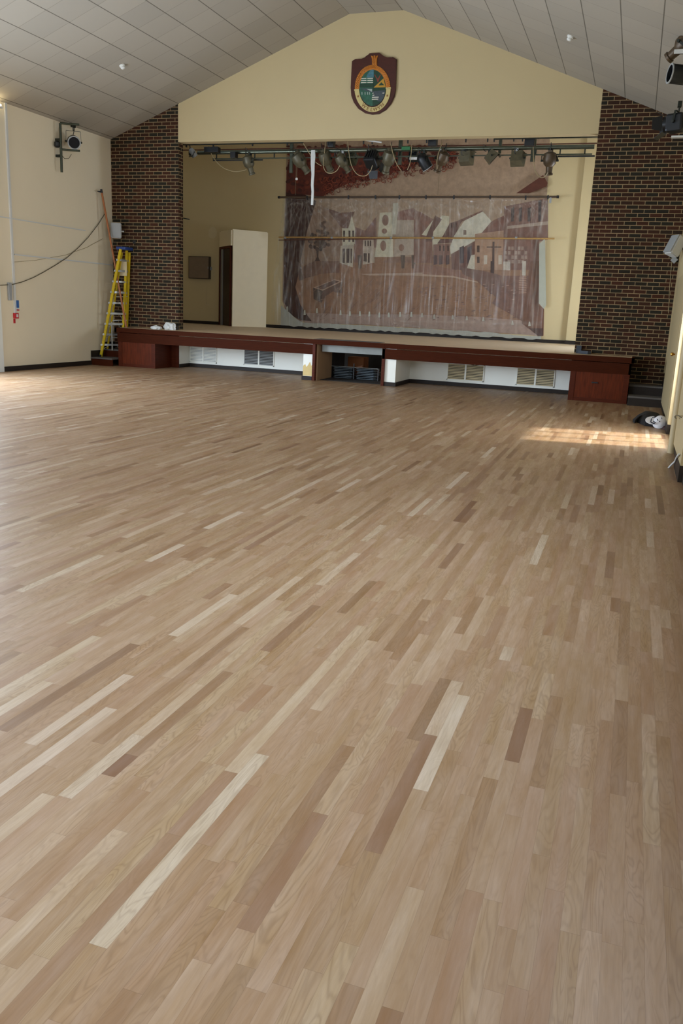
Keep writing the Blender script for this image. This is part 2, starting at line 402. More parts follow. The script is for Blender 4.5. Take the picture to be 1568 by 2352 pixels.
# side walls with window and door openings
def wallx(name, x, t, y0, y1, z1, openings, m):
    mb = MB(); ys = sorted({y0, y1, *[a for o in openings for a in o[:2]]})
    for a, b in zip(ys, ys[1:]):
        op = [o for o in openings if o[0] <= a and o[1] >= b]
        if op:
            _, _, za, zb = op[0]
            if za > 0: mb.box((x, a, 0), (x+t, b, za))
            mb.box((x, a, zb), (x+t, b, z1))
        else: mb.box((x, a, 0), (x+t, b, z1))
    return struct(mb, name, m)
LW = [(-16.4, -13.5, .15, 2.7), (-12.3, -9.4, .15, 2.7), (-8.2, -5.2, .15, 2.7)]
RWO = [(-6.5, -5.0, .12, 2.35), (-14.8, -11.8, 2.2, 4.0), (-18.6, -15.6, 2.2, 4.0)]
wallx('wall_left', LX, -.3, BY, TH, EZ+.02, LW, 'cream_lit')
wallx('wall_right', RX, .3, -9.3, TH, EZ+.02, RWO[:1], 'cream')
M['bounce_dark'] = mat('dark_bounce_finish', (96, 64, 42), .5, var=.2, stretch=(6, 6, .6))  # dark finish invented for the unseen wall, dims bounce onto the nearby floor
wallx('wall_right_rear', RX, .3, BY, -9.3, EZ+.02, RWO[1:], 'bounce_dark')
mb = MB(); mb.prism([(LX, BY, 0), (RX, BY, 0), (RX, BY, EZ), (AX1, BY, AZ), (AX0, BY, AZ), (LX, BY, EZ)], (0, -.3, 0)); struct(mb, 'wall_back', 'cream')
def windowx(n, x, o):
    y0, y1, z0, z1 = o
    m = MB(); w = .06
    m.box((x-.04, y0, z0), (x+.04, y0+w, z1)).box((x-.04, y1-w, z0), (x+.04, y1, z1)).box((x-.04, y0, z0), (x+.04, y1, z0+w)).box((x-.04, y0, z1-w), (x+.04, y1, z1))
    for i in (1, 2): yy = y0+(y1-y0)*i/3; m.box((x-.03, yy-.025, z0), (x+.03, yy+.025, z1))
    r = struct(m, 'window_%d' % n, 'white'); ORG[r.name] = V((0, 0, 0))
    g = MB(); g.box((x-.004, y0+w, z0+w), (x+.004, y1-w, z1-w)); g.build('pane', 'glass', r)
for i, o in enumerate(LW): windowx(i+1, LX-.15, o)
for i, o in enumerate(RWO): windowx(i+4, RX+.15, o)
mb = MB(); mb.box((RX+.3, -18.5, 4.15), (RX+2.7, -9.0, 4.3)); struct(mb, 'trim_sun_blocker', 'doorcream')  # unseen eave added to keep direct sun out of the right windows
# baseboards
mb = MB(); mb.box((LX, BY, 0), (LX+.02, -.98, .1)); struct(mb, 'baseboard_left', 'skirt')
mb = MB(); mb.box((RX-.02, -4.75, 0), (RX, -.98, .1)).box((RX-.022, BY, 0), (RX, -6.8, .1)); struct(mb, 'baseboard_right', 'skirt')
# corner strip, doorway and pilasters of the right wall
mb = MB(); mb.box((RX-.022, -.03, .6), (RX, 0, EZ)); struct(mb, 'trim_1', 'doorcream')
d = MB(); d.box((RX-.03, -3.9, .1), (RX-.002, -.98, 2.35)); dr = struct(d, 'door_1', 'doorcream'); ORG[dr.name] = V((0, 0, 0))
MB().lathe(at(1551.7, 814, 'x', RX-.03), (-1, 0, 0), ((0, .012), (.03, .012), (.035, .026), (.06, .028), (.075, .015)), 14).build('door_handle', 'brass', dr, smooth=True)
mb = MB(); mb.box((RX-.05, -4.98, .14), (RX, -4.4, 2.6)); struct(mb, 'trim_2', 'doorcream')
mb = MB(); mb.box((RX-.055, -4.98, 0), (RX-.001, -4.4, .14)); struct(mb, 'baseboard_pilaster', 'skirt')
mb = MB(); mb.lathe((RX-.05, -6.86, 0), (0, 0, 1), ((0, .05), (2.4, .05)), 16); struct(mb, 'trim_3', 'doorcream', smooth=True)
mb = MB(); mb.box((RX-.06, -8.9, .17), (RX, -7.25, .95)); struct(mb, 'trim_4', 'doorcream')
mb = MB(); mb.box((RX-.065, -8.9, 0), (RX, -7.95, .17)); struct(mb, 'baseboard_panel', 'skirt')

# stage enclosure
mb = MB(); mb.box((-13.4, SY, 0), (2.2, SY+.2, ST)); struct(mb, 'wall_stage_back', 'stagewall')
mb = MB(); mb.box((-13.4, TH, 0), (-13.2, SY, ST)); struct(mb, 'wall_stage_left', 'stagewall')
SWO = (1.2, 4.6, 1.5, 3.1)  # out-of-view window added to light the deck and boxed-in doorway
wallx('wall_stage_right', 2.0, .2, TH, SY, ST, [SWO], 'stagewall')
windowx(7, 2.1, SWO)
mb = MB(); mb.box((-13.4, TH, ST), (2.2, SY+.2, ST+.1)); struct(mb, 'ceiling_stage', 'cream2')
mb = MB(); mb.box((-13.4, TH, 0), (LX, TH+.1, ST)).box((RX, TH, 0), (2.2, TH+.1, ST)); struct(mb, 'wall_stage_returns', 'stagewall')
mb = MB(); mb.box((-.62, SY-.18, SZ), (2.0, SY, ST)); struct(mb, 'wall_stage_pilaster', 'stagewall')
# boxed-in doorway in the back left corner
PN = V((-10.33, 5.2, 0)); PR = V((-9.58, SY, 0)); PL = V((-11.12, SY, 0)); BT = 3.63
def wallseg(m, a, b, z0, z1, t=.05):
    n = V(((b-a).y, -(b-a).x, 0)).normalized()*t
    m.hexa([a+V((0, 0, z0)), b+V((0, 0, z0)), b+n+V((0, 0, z0)), a+n+V((0, 0, z0)), a+V((0, 0, z1)), b+V((0, 0, z1)), b+n+V((0, 0, z1)), a+n+V((0, 0, z1))])
mb = MB(); wallseg(mb, PR, PN, SZ, BT, -.05)
d1, d2 = PN.lerp(PL, .03), PN.lerp(PL, .97)
wallseg(mb, PL, PN, 3.2, BT, .05)
mb.prism([PN+V((0, 0, BT)), PR+V((0, 0, BT)), PL+V((0, 0, BT))], (0, 0, .03)); struct(mb, 'wall_stage_box', 'boxpaint')
fr = MB(); wallseg(fr, d2, d1, 3.13, 3.2, .06); wallseg(fr, d2, d2.lerp(d1, .06), SZ, 3.2, .06); wallseg(fr, d2.lerp(d1, .95), d1, SZ, 3.2, .06)
dr = struct(fr, 'door_2', 'maho'); ORG[dr.name] = V((0, 0, 0))
q = MB(); wallseg(q, d2.lerp(d1, .06), d2.lerp(d1, .24), SZ, 3.13, .03); q.build('door_lining', 'plastic_g', dr)
q = MB(); wallseg(q, d2.lerp(d1, .24), d1, SZ, 3.13, .015); q.build('door_leaf', 'darkleaf', dr)
# stage baseboards
mb = MB(); mb.box((-13.2, SY-.02, SZ), (PL.x, SY, SZ+.09)).box((PR.x, SY-.02, SZ), (-.62, SY, SZ+.09)).box((-.64, SY-.2, SZ), (2.0, SY-.18, SZ+.1))
wallseg(mb, PR, PN, SZ, SZ+.08, .02); struct(mb, 'baseboard_stage', 'skirt')
# filler patches on the stage wall
mb = MB()
for (u, v, w, h) in ((488, 535, 26, 30),):
    c = at(u, v, 'y', SY-.184 if u > 1296 else SY-.003); rr = [c + V((w/95*(.8+.25*random.random())*math.cos(a*math.tau/14)*.6, 0, h/95*(.8+.3*random.random())*math.sin(a*math.tau/14)*.6)) for a in range(14)]
    mb.prism(rr, (0, .002, 0))
struct(mb, 'trim_wall_filler', 'patch')

# ------------------------------------------------------------------ the stage
FY, UY = -.77, .5
stage = thing('stage', 'long raised stage with tan deck, mahogany fascia and end cabinets, under the painted street scene', 'stage', (-4.5, 0, 0))
MB().box((-10.33, FY+.03, SZ-.05), (1.13, TH, SZ)).box((-13.2, TH, SZ-.05), (2.0, SY, SZ)).build('deck', 'deck', stage)
MB().box((-10.39, FY-.03, SZ-.10), (-5.42, FY+.03, SZ+.002)).box((-3.8, FY-.03, SZ-.10), (1.18, FY+.03, SZ+.002)).box((-10.39, FY-.03, SZ-.1), (-10.33, -.02, SZ+.002)).box((1.13, FY-.03, SZ-.1), (1.18, -.02, SZ+.002)).build('nosing', 'maho_h', stage)
MB().box((-5.42, FY-.035, SZ-.1), (-3.8, FY+.03, SZ+.002)).build('hatch_lid_edge', 'maho_h', stage)
MB().box((-5.42, FY+.03, SZ), (-3.95, FY+.5, SZ+.006)).build('hatch_lid', 'grey_carpet', stage)
MB().box((-10.33, FY, .565), (-5.42, FY+.04, SZ-.112)).box((-3.85, FY, .565), (1.14, FY+.04, SZ-.112)).box((1.10, FY, .565), (1.14, -.02, SZ-.112)).build('fascia_board', 'maho_h', stage)
MB().box((-9.147, UY, 0), (-5.46, UY+.08, SZ-.05)).box((-3.79, UY, 0), (.02, UY+.08, SZ-.05)).build('front_wall', 'cream2', stage)
MB().box((-9.13, UY-.02, 0), (-5.65, UY, .085)).box((-9.13, 0, 0), (-9.115, UY-.02, .085)).box((-3.55, UY-.02, 0), (.02, UY, .085)).box((-3.55, FY+.04, 0), (-3.53, UY, .085)).box((-3.81, FY+.03, 0), (-3.53, FY+.05, .085)).box((-5.67, FY+.03, 0), (-5.44, FY+.05, .085)).build('baseboard', 'skirt', stage)
MB().box((-3.79, FY+.05, 0), (-3.55, UY, SZ-.05)).build('pillar', 'cream2', stage)
MB().box((-5.65, FY+.05, 0), (-5.42, UY, SZ-.05)).build('pillar', 'cream2', stage)
a = -5.65; z0 = .09
zz = [(a, .30), (a+.05, .34), (a+.08, .28), (a+.12, .33), (a+.16, .40), (a+.19, .31), (a+.23, .36)]
MB().prism([(a, FY+.048, z0)]+[(x, FY+.048, z) for x, z in zz]+[(a+.23, FY+.048, z0)], (0, .003, 0)).build('old_paint_patch', mat('old_yellow_paint', (214, 186, 120), .6), stage, label='yellow unpainted foot of the white pillar')
MB().box((-5.42, FY, 0), (-5.36, FY+.1, SZ-.1)).build('hatch_post', 'maho', stage)
MB().box((-3.85, FY, 0), (-3.79, FY+.1, SZ-.1)).build('hatch_post', 'maho', stage)
MB().box((-5.36, FY+.1, 0), (-5.33, .25, SZ-.05)).build('hatch_side_panel', 'ply', stage)
MB().box((-5.46, .25, 0), (-5.38, 1.3, SZ-.05)).build('hatch_void_panel', 'void', stage)  # dark panel added where the hatch interior falls into shade
MB().box((-3.88, FY+.1, 0), (-3.85, .25, SZ-.05)).build('hatch_side_panel', 'ply', stage)
MB().box((-5.28, -.55, .625), (-3.88, -.53, SZ-.1)).build('hatch_lintel', 'greyboard', stage)
MB().box((-6.6, 2.4, 0), (-2.6, 2.44, SZ-.05)).box((-6.64, TH+.3, 0), (-6.6, 2.4, SZ-.05)).box((-2.64, .85, 0), (-2.6, 2.4, SZ-.05)).build('understage_lining', 'void', stage)
MB().box((-5.33, -.5, 0), (-3.88, 2.4, .012)).build('understage_floor', 'void', stage)
# end cabinets
MB().box((-9.147, 0, 0), (-9.13, UY+.01, SZ-.06)).build('return_wall', 'cream2', stage)
MB().box((-9.345, -.03, 0), (-9.13, -.001, SZ-.06)).build('pier_facing', 'maho', stage)
def cabinet(x0, x1, label, handle=False):
    MB().box((x0, FY, 0), (x0+.1, FY+.04, .565)).box((x1-.1, FY, 0), (x1, FY+.04, .565)).box((x0+.1, FY+.008, 0), (x1-.1, FY+.04, .07)).build('cabinet_frame', 'maho', stage)
    pn = MB().box((x0+.1, FY+.012, .07), (x1-.1, FY+.035, .565)).build('cabinet_panel', 'mahopanel', stage, label=label)
    if handle: MB().box((x0+.42, FY-.012, .36), (x0+.54, FY+.014, .385), .004).build('handle', 'black', pn)
    MB().box((x0, FY+.04, 0), (x0+.03, UY, SZ-.05)).box((x1-.03, FY+.04, 0), (x1, UY if x1 < -5 else -.001, SZ-.05)).build('cabinet_side', 'maho', stage)
cabinet(-10.31, -9.32, 'red-brown veneer panel of the left end cabinet')
cabinet(.02, 1.13, 'red-brown veneer panel with small dark handle, right end cabinet', True)
# steps
for nm, x0, x1, lab in (('left', LX+.021, -10.335, 'low dark wooden steps in the left corner carrying the yellow ladder'), ('right', 1.145, RX-.021, 'low dark wooden steps in the right corner beyond the black jacket')):
    st = thing('corner_steps', lab, 'steps', ((x0+x1)/2, -.5, 0), 'corner steps at the stage ends')
    MB().box((x0, -.98, 0), (x1, -.955, .15)).box((x0, -.5, .18), (x1, -.475, .33)).build('riser', 'maho_h' if nm == 'left' else 'skirt', st)
    MB().box((x0, -1.0, .15), (x1, -.475, .18)).build('tread', 'grey_carpet', st); MB().box((x0, -.52, .33), (x1, -.005, .36)).build('tread', 'grey_carpet', st)
    xs = (x0-.02, x0-.001) if nm == 'left' else (x1+.001, x1+.02)
    MB().box((xs[0], -.98, 0), (xs[1], -.5, .33)).box((xs[0], -.5, 0), (xs[1], -.005, .52)).build('stringer', 'skirt', st)
# floor-level vents
def vent(p0, p1, slatm, label, cable=False):
    x0, x1, z0, z1 = p0[0], p1[0], p0[1], p1[1]; t = thing('vent_grille', label, 'vent', ((x0+x1)/2, UY, z0), 'vent grilles under the stage')
    xm = (x0+x1)/2; y = UY-.001
    MB().box((x0, y-.018, z0), (x1, y, z0+.02)).box((x0, y-.018, z1-.02), (x1, y, z1)).box((x0, y-.018, z0), (x0+.02, y, z1)).box((x1-.02, y-.018, z0), (x1, y, z1)).box((xm-.018, y-.02, z0), (xm+.018, y, z1)).build('frame', 'cream2', t)
    MB().box((x0+.02, y-.003, z0+.02), (x1-.02, y, z1-.02)).build('backing', 'plastic_g' if slatm == 'cream2' else 'void', t)
    for a, b in ((x0+.02, xm-.018), (xm+.018, x1-.02)):
        m = MB(); n = 10
        for i in range(n):
            z = z0+.02+(z1-z0-.04)*(i+.5)/n; h = (z1-z0-.04)/n
            m.hexa([(a, y-.016, z-h*.42), (b, y-.016, z-h*.42), (b, y-.006, z+h*.1), (a, y-.006, z+h*.1), (a, y-.018, z-h*.30), (b, y-.018, z-h*.30), (b, y-.008, z+h*.22), (a, y-.008, z+h*.22)])
        m.build('louvre_panel', slatm, t)
vent((-9.12, .12), (-8.38, .50), 'cream2', 'pale painted-over double vent next to the left end cabinet')
vent((-7.66, .14), (-6.87, .535), 'plastic_g', 'darker grey double vent grille left of the hatch')
vent((-2.70, .13), (-1.88, .50), 'patch', 'double vent grille right of the hatch with a cable across its top')
vent((-1.18, .12), (-.37, .50), 'patch', 'double vent grille nearest the right end cabinet')
m = MB(); m.tube([at(u, v, 'y', UY-.06) for u, v in ((1060, 829), (1075, 836), (1090, 839), (1110, 837), (1122, 832))], .006)
tag(m.build('cable', 'darkcable', smooth=True), 'thin dark cable sagging across the top of a vent under the stage', 'cable')

# stacked folding chairs in the hatch
def folded_chair(x0, x1, y0, y1, z, lab, grp):
    t = thing('folding_chair', lab, 'chair', ((x0+x1)/2, (y0+y1)/2, z), grp)
    MB().box((x0+.03, y0+.03, z+.006), (x1-.03, y1-.03, z+.026), .006).build('seat', 'navy', t)
    MB().tube([(x0+.02, y1, z+.014), (x0, y0+.06, z+.014), (x0+.05, y0, z+.014), (x1-.05, y0, z+.014), (x1, y0+.06, z+.014), (x1-.02, y1, z+.014)], .010, 8).build('frame', 'darkgreen' if random.random() < .0 else 'chrome2', t, smooth=True)
M['chrome2'] = mat('dark_chrome', (150, 164, 172), .3, metal=.6)
for s, (x0, x1) in enumerate(((-5.30, -4.83), (-4.75, -4.25))):
    for i in range(7):
        dz = .036*i; dx = random.uniform(-.012, .012)
        where = ('left' if s == 0 else 'right')
        pos = ('topmost', 'second from the top', 'third from the top', 'middle one', 'third from the floor', 'second from the floor', 'lowest')[6-i]
        folded_chair(x0+dx+.02, x1+dx-.02, .22, .65, .014+dz, 'dark folded chair, %s in the %s stack inside the stage hatch' % (pos, where), 'folded chairs stacked inside the stage hatch')
tr = thing('chair_trolley', 'low dark steel trolley frame around the folded chairs in the hatch', 'trolley', (-4.55, .45, 0))
MB().box((-4.79, .2, 0.012), (-4.77, .22, .36)).box((-4.215, .2, .012), (-4.195, .22, .27)).build('post', 'black', tr)
MB().box((-5.32, .2, .272), (-4.2, .22, .282)).build('rail', 'greyboard', tr)
MB().box((-5.33, .7, .012), (-4.19, .72, .03)).build('base_bar', 'black', tr)
c = MB().box((-4.36, 1.0, .013), (-3.9, 1.4, .46), .004).build('cardboard_box', 'cardboard'); tag(c, 'large orange-brown cardboard box at the right side of the hatch', 'box')
c = MB().box((-5.3, 1.3, .013), (-4.9, 1.7, .44), .004).build('cardboard_box', 'cardboard'); tag(c, 'dim brown cardboard box behind the left chair stack', 'box')
c = MB().hexa([at(812, 846, 'y', .9), at(832, 846, 'y', .9), at(832, 846, 'y', 1.1), at(812, 846, 'y', 1.1), at(812, 844, 'y', .9), at(832, 839, 'y', .9), at(832, 839, 'y', 1.1), at(812, 843, 'y', 1.1)]).build('wood_offcut', 'orangewood'); tag(c, 'light brown wooden wedge lying over the right chair stack', 'wood')

# ------------------------------------------------------------------ mural on the stage back wall
bmm = bmesh.new(); cl = bmm.loops.layers.float_color.new('col'); LAYER = [0]
def mp(poly, c, var=0):
    LAYER[0] += 1; y = SY-.004-.00006*LAYER[0]
    vs = [bmm.verts.new(at(u, v, 'y', y)) for u, v in poly]
    try: f = bmm.faces.new(vs)
    except ValueError: return
    col = s2l(tuple(max(0, min(255, x+random.uniform(-var, var))) for x in c))
    for lp in f.loops: lp[cl] = col
def A(*p): return [(630+x/4.612, 430+y/4.612) for x, y in p]
def Bq(*p): return [(630+x/4.612, 600+y/4.612) for x, y in p]
def Cq(*p): return [(950+x/4.48, 430+y/4.48) for x, y in p]
def Dq(*p): return [(950+x/4.48, 600+y/4.48) for x, y in p]
SKY, GND, TRK, WHT, ROOF, BRN, DK = (164, 138, 112), (144, 108, 82), (84, 44, 30), (196, 186, 158), (132, 94, 76), (120, 84, 64), (74, 54, 44)
mp([(658, 318), (1262, 300), (1262, 380), (1256, 440), (1250, 560), (1238, 600), (1236, 700), (1249, 705), (1248, 771), (1150, 766), (1000, 756), (820, 746), (730, 742), (690, 738), (660, 728), (648, 690), (650, 560), (655, 450), (657, 400)], SKY)
mp([(660, 590), (1240, 590), (1249, 705), (1248, 771), (1150, 766), (1000, 756), (820, 746), (730, 742), (690, 738), (660, 728), (648, 690)], GND)
mp([(700, 745), (820, 744), (900, 750), (1000, 755), (1160, 765), (1240, 772), (1246, 740), (1100, 728), (950, 722), (800, 722), (690, 718)], (160, 134, 118))
# left gabled houses
mp(A((280, 480), (400, 230), (500, 190), (560, 230), (720, 430), (720, 820), (240, 820)), (146, 118, 96))
mp(A((550, 220), (700, 270), (850, 260), (780, 440), (710, 430)), (118, 88, 74))
mp(A((820, 300), (780, 440), (855, 450)), WHT)
mp(A((715, 435), (860, 435), (850, 620), (720, 620)), WHT)
mp(A((700, 620), (840, 610), (830, 850), (690, 800)), (182, 168, 146))
for x in (728, 785, 825): mp(A((x, 460), (x+20, 460), (x+18, 580), (x, 580)), DK)
for x, w in ((720, 28), (762, 34), (805, 18)): mp(A((x, 650), (x+w, 650), (x+w-4, 805), (x, 800)), DK)
mp(A((855, 420), (960, 460), (1080, 310), (1080, 640), (850, 640)), (128, 94, 80))
mp(A((845, 600), (940, 600), (940, 800), (840, 800)), (134, 100, 84))
mp(A((940, 560), (1050, 555), (1060, 800), (935, 820)), (178, 160, 138))
for x in (955, 985, 1010): mp(A((x, 565), (x+14, 565), (x+14, 625), (x, 625)), DK)
mp(A((945, 700), (980, 700), (978, 790), (945, 785)), DK); mp(A((992, 700), (1008, 700), (1008, 800), (992, 800)), DK)
# trunk left foreground, small tree
mp([(657, 440), (700, 447), (726, 462), (705, 530), (690, 600), (683, 640), (678, 660), (690, 700), (706, 725), (716, 738), (690, 735), (665, 722), (650, 690), (652, 560)], (66, 36, 24))
mp(A((440, 640), (470, 640), (465, 740), (492, 800), (490, 850), (420, 850), (420, 790), (450, 740)), DK)
def blob(cx, cy, rx, ry, c, n=16, j=.25):
    mp([(cx+rx*(1-j*random.random())*math.cos(i*math.tau/n), cy+ry*(1-j*random.random())*math.sin(i*math.tau/n)) for i in range(n)], c)
for _ in range(46):
    a_ = random.random()*math.tau; r = random.random()**.6
    blob(*A((470+120*r*math.cos(a_), 560+110*r*math.sin(a_)))[0], 5.5, 5, random.choice(((86, 66, 54), (100, 78, 64), (72, 54, 44))), 8)
for _ in range(14): blob(*A((510+30*random.uniform(-1, 1), 420+60*random.uniform(-1, 1)))[0], 4, 4, (110, 86, 72), 7)
# church tower and nave
mp(A((1115, 270), (1240, 265), (1260, 740), (1060, 740), (1100, 480)), WHT)
mp(A((1255, 170), (1310, 165), (1290, 500), (1240, 500)), (188, 180, 158))
mp(A((1310, 260), (1470, 220), (1568, 290), (1568, 350), (1300, 350)), (136, 98, 84))
mp(A((1300, 350), (1568, 345), (1568, 700), (1260, 740)), (172, 154, 134))
for cx, cy, rx, ry in ((1175, 350, 36, 58), (1165, 465, 28, 28), (1152, 620, 32, 55), (1345, 640, 30, 36)):
    mp([A((cx+rx*math.cos(t*math.tau/16), cy+ry*math.sin(t*math.tau/16)))[0] for t in range(16)], (140, 108, 90))
mp(A((1250, 740), (1568, 740), (1568, 800), (1200, 800), (1140, 790)), (136, 104, 84))
for x in (880, 1335, 1450): mp(A((x, 720), (x+50, 720), (x+40, 860), (x+10, 860)), (96, 78, 64))
# right-hand houses
mp(Cq((0, 240), (60, 250), (200, 330), (190, 780), (0, 780)), (132, 96, 80))
mp(Cq((80, 490), (200, 335), (210, 380), (130, 500)), WHT)
mp(Cq((185, 440), (290, 290), (365, 300), (360, 400), (300, 500), (250, 580), (195, 660)), WHT)
mp(Cq((130, 500), (220, 290), (290, 330), (200, 460), (190, 560), (120, 560)), (112, 82, 70))
mp(Cq((300, 500), (370, 370), (500, 330), (430, 480), (390, 570), (240, 580)), (108, 78, 68))
for x in (382, 405, 430): mp(Cq((x, 370), (x+12, 368), (x+12, 415), (x, 415)), DK)
mp(Cq((440, 350), (700, 240), (720, 255), (500, 350), (440, 430)), (120, 84, 70))
mp(Cq((415, 500), (520, 345), (710, 250), (800, 350), (690, 480), (630, 550), (380, 690), (370, 620)), (200, 192, 170))
mp(Cq((510, 440), (540, 440), (540, 490), (510, 490)), (136, 116, 100))
mp(Cq((200, 590), (370, 580), (370, 780), (200, 800)), (132, 98, 84))
for x in (262, 300, 345): mp(Cq((x, 600), (x+16, 600), (x+16, 655), (x, 655)), DK)
for x in (205, 260, 330): mp(Cq((x, 700), (x+35, 700), (x+35, 790), (x, 800)), (92, 72, 68))
mp(Cq((385, 690), (640, 550), (640, 851), (390, 851)), (112, 78, 66))
for x in (470, 550): mp(Cq((x, 620), (x+45, 600), (x+45, 780), (x, 785)), (74, 60, 60))
mp(Cq((590, 700), (640, 690), (625, 851), (540, 851)), (190, 180, 158))
mp(Cq((690, 480), (800, 350), (930, 290), (930, 450), (700, 490)), (122, 84, 70))
mp(Cq((630, 480), (930, 445), (915, 851), (625, 851)), (164, 130, 104))
for x, y, w, h in ((650, 600, 26, 70), (650, 715, 26, 65)): mp(Cq((x, y), (x+w, y), (x+w, y+h), (x, y+h)), DK)
for x in (720, 870): mp(Cq((x, 700), (x+36, 700), (x+34, 790), (x, 795)), (190, 176, 156))
mp(Cq((930, 200), (1380, 110), (1380, 540), (1290, 560), (1280, 851), (915, 851)), (122, 88, 74))
for x in (1000, 1080, 1170, 1280): mp(Cq((x, 220 if x < 1250 else 140), (x+34, 200 if x < 1250 else 130), (x+30, 350), (x, 355)), (72, 58, 54))
mp(Cq((960, 400), (1380, 350), (1380, 385), (960, 430)), (160, 140, 122))
for r in range(4):
    for cidx in range(7):
        x = 935+cidx*34; y = 610+r*46; mp(Cq((x, y), (x+26, y), (x+26, y+36), (x, y+36)), (150, 128, 112) if (r+cidx) % 3 else (112, 84, 72))
mp(Cq((920, 765), (990, 765), (990, 851), (920, 851)), (178, 164, 146)); mp(Dq((920, 20), (985, 20), (985, 95), (920, 90)), (178, 164, 146))
mp(Dq((1115, 0), (1155, 0), (1150, 150), (1115, 145)), (176, 164, 146))
mp(Cq((810, 560), (830, 560), (828, 851), (805, 851)), (84, 64, 56)); mp(Dq((790, 0), (826, 0), (822, 340), (788, 335)), (80, 64, 58)); mp(Cq((750, 610), (900, 610), (900, 622), (750, 622)), (90, 70, 60))
# pavements, curb line, road, shadows
mp(Dq((0, 30), (190, 40), (480, 100), (660, 200), (0, 130)), (138, 102, 84)); mp(Dq((480, 60), (770, 110), (905, 150), (905, 420), (760, 300), (650, 200), (500, 130)), (118, 90, 78))
mp(Bq((900, 135), (1568, 120), (1568, 150), (1000, 150)), (172, 146, 124))
mp(Dq((0, 130), (400, 150), (660, 210), (660, 222), (400, 168), (0, 148)), (174, 146, 122))
mp(Dq((920, 150), (1200, 150), (1120, 620), (800, 430), (900, 300)), (120, 88, 74))
mp(Dq((1110, 640), (1200, 0), (1290, 0), (1280, 450), (1340, 490), (1330, 770), (1180, 690)), (112, 78, 60))
mp(Dq((1180, 690), (1330, 690), (1325, 770), (1280, 770)), (84, 62, 54))
for k_ in range(10):
    y0 = 160+k_*18; mp(Dq((1080, y0), (1160, y0-4), (1155, y0+6), (1080, y0+9)), (160, 126, 104))
mp(Bq((300, 60), (420, 0), (490, 0), (500, 130), (300, 190)), (118, 88, 72)); mp(Bq((500, 0), (690, 0), (690, 120), (510, 130)), (122, 90, 74))
mp(Bq((240, 0), (280, 30), (300, 200), (260, 205)), (96, 74, 64))
# stone trough
mp(Bq((410, 280), (510, 312), (500, 440), (415, 400)), (84, 66, 56)); mp(Bq((510, 312), (720, 215), (720, 340), (650, 330), (620, 320), (540, 370), (500, 440)), (110, 84, 70))
mp(Bq((410, 280), (640, 190), (720, 212), (510, 312)), (170, 140, 118)); mp(Bq((440, 280), (630, 200), (690, 214), (515, 298)), (108, 82, 70))
# rutted road strokes, cobbles
for _ in range(90):
    x = random.uniform(430, 1560); y = random.uniform(170, 620); w = random.uniform(30, 110)
    s = (x-1100)/700; c_ = random.choice(((126, 94, 78), (156, 124, 104), (134, 104, 90)))
    p = [(x, y), (x+w*.25, y-4), (x+w*.25+6, y), (x+4, y+5)] if random.random() < .5 else [(x, y), (x+4, y), (x+4-w*.9, y+w), (x-4-w*.9, y+w)]
    if min(q[1] for q in p) > 150 and max(q[1] for q in p) < 640: mp(Bq(*p), c_)
for _ in range(120):
    x = random.uniform(60, 1040); y = random.uniform(230, 600); w = random.uniform(10, 34)
    mp(Dq((x, y), (x+w, y-3), (x+w+3, y+4), (x+2, y+7)), random.choice(((112, 84, 74), (158, 126, 108), (126, 98, 88))))
for (x, y) in ((450, 530), (700, 550), (800, 560), (905, 560), (1005, 565), (1110, 575), (1210, 575), (1330, 570), (1450, 570), (320, 550), (135, 510)):
    mp(Bq((x-7, y-30), (x+7, y-32), (x+12, y+18), (x-12, y+20)), (186, 184, 166))
for (x, y) in ((85, 560), (210, 575), (400, 580), (545, 590), (715, 600), (1015, 640), (1190, 650)):
    mp(Dq((x-6, y-26), (x+6, y-28), (x+14, y+16), (x-14, y+18)), (176, 168, 152))
# copper beech foliage along the top
def leafc(): return random.choice(((102, 46, 28), (84, 38, 26), (118, 54, 32), (72, 34, 24)))
mp([(658, 395), (662, 372), (700, 350), (880, 340), (950, 345), (930, 362), (900, 372), (860, 385), (830, 410), (790, 425), (760, 440), (740, 452), (700, 447), (657, 442)], (98, 44, 28))
for q_ in range(16):
    xx = 780+q_*15; blob(xx, 418-(xx-780)*.24+random.uniform(-6, 6), random.uniform(10, 22), random.uniform(5, 10), leafc(), 9, .5)
for _ in range(420):
    x = random.uniform(660, 1050); top = 335; lim = 446-(max(0, x-700)/330)**.9*78
    blob(x, random.uniform(top, lim), random.uniform(3, 8), random.uniform(2.5, 6), leafc(), 8)
for _ in range(260):      # curling twigs at the fringe
    x = random.uniform(740, 1045); lim = 450-(max(0, x-700)/330)**.9*76; y = lim+random.uniform(-26, 12); r = random.uniform(2.2, 5.5); a0 = random.random()*6; c_ = random.choice(((134, 62, 38), (112, 48, 30), (96, 42, 28)))
    for k_ in range(7):
        t0, t1 = a0+k_*.55, a0+(k_+1)*.55
        mp([(x+r*math.cos(t0), y+r*math.sin(t0)), (x+(r+1.5)*math.cos(t0), y+(r+1.5)*math.sin(t0)), (x+(r+1.5)*math.cos(t1), y+(r+1.5)*math.sin(t1)), (x+r*math.cos(t1), y+r*math.sin(t1))], c_)
mp([(1185, 444), (1247, 402), (1257, 420), (1255, 428), (1215, 444)], (92, 50, 34))
me = D.meshes.new('wall_mural')
for v in bmm.verts: v.co -= V((-5.1, SY, .9))
bmesh.ops.recalc_face_normals(bmm, faces=bmm.faces)
for f in bmm.faces:
    if f.normal.y > 0: f.normal_flip()
bmm.to_mesh(me); bmm.free(); me.materials.append(M['mural'])
mo = D.objects.new('wall_mural', me); COL.objects.link(mo); mo.location = (-5.1, SY, .9)
tag(mo, 'faded brown painted village street with church and trees covering the stage back wall', 'mural')
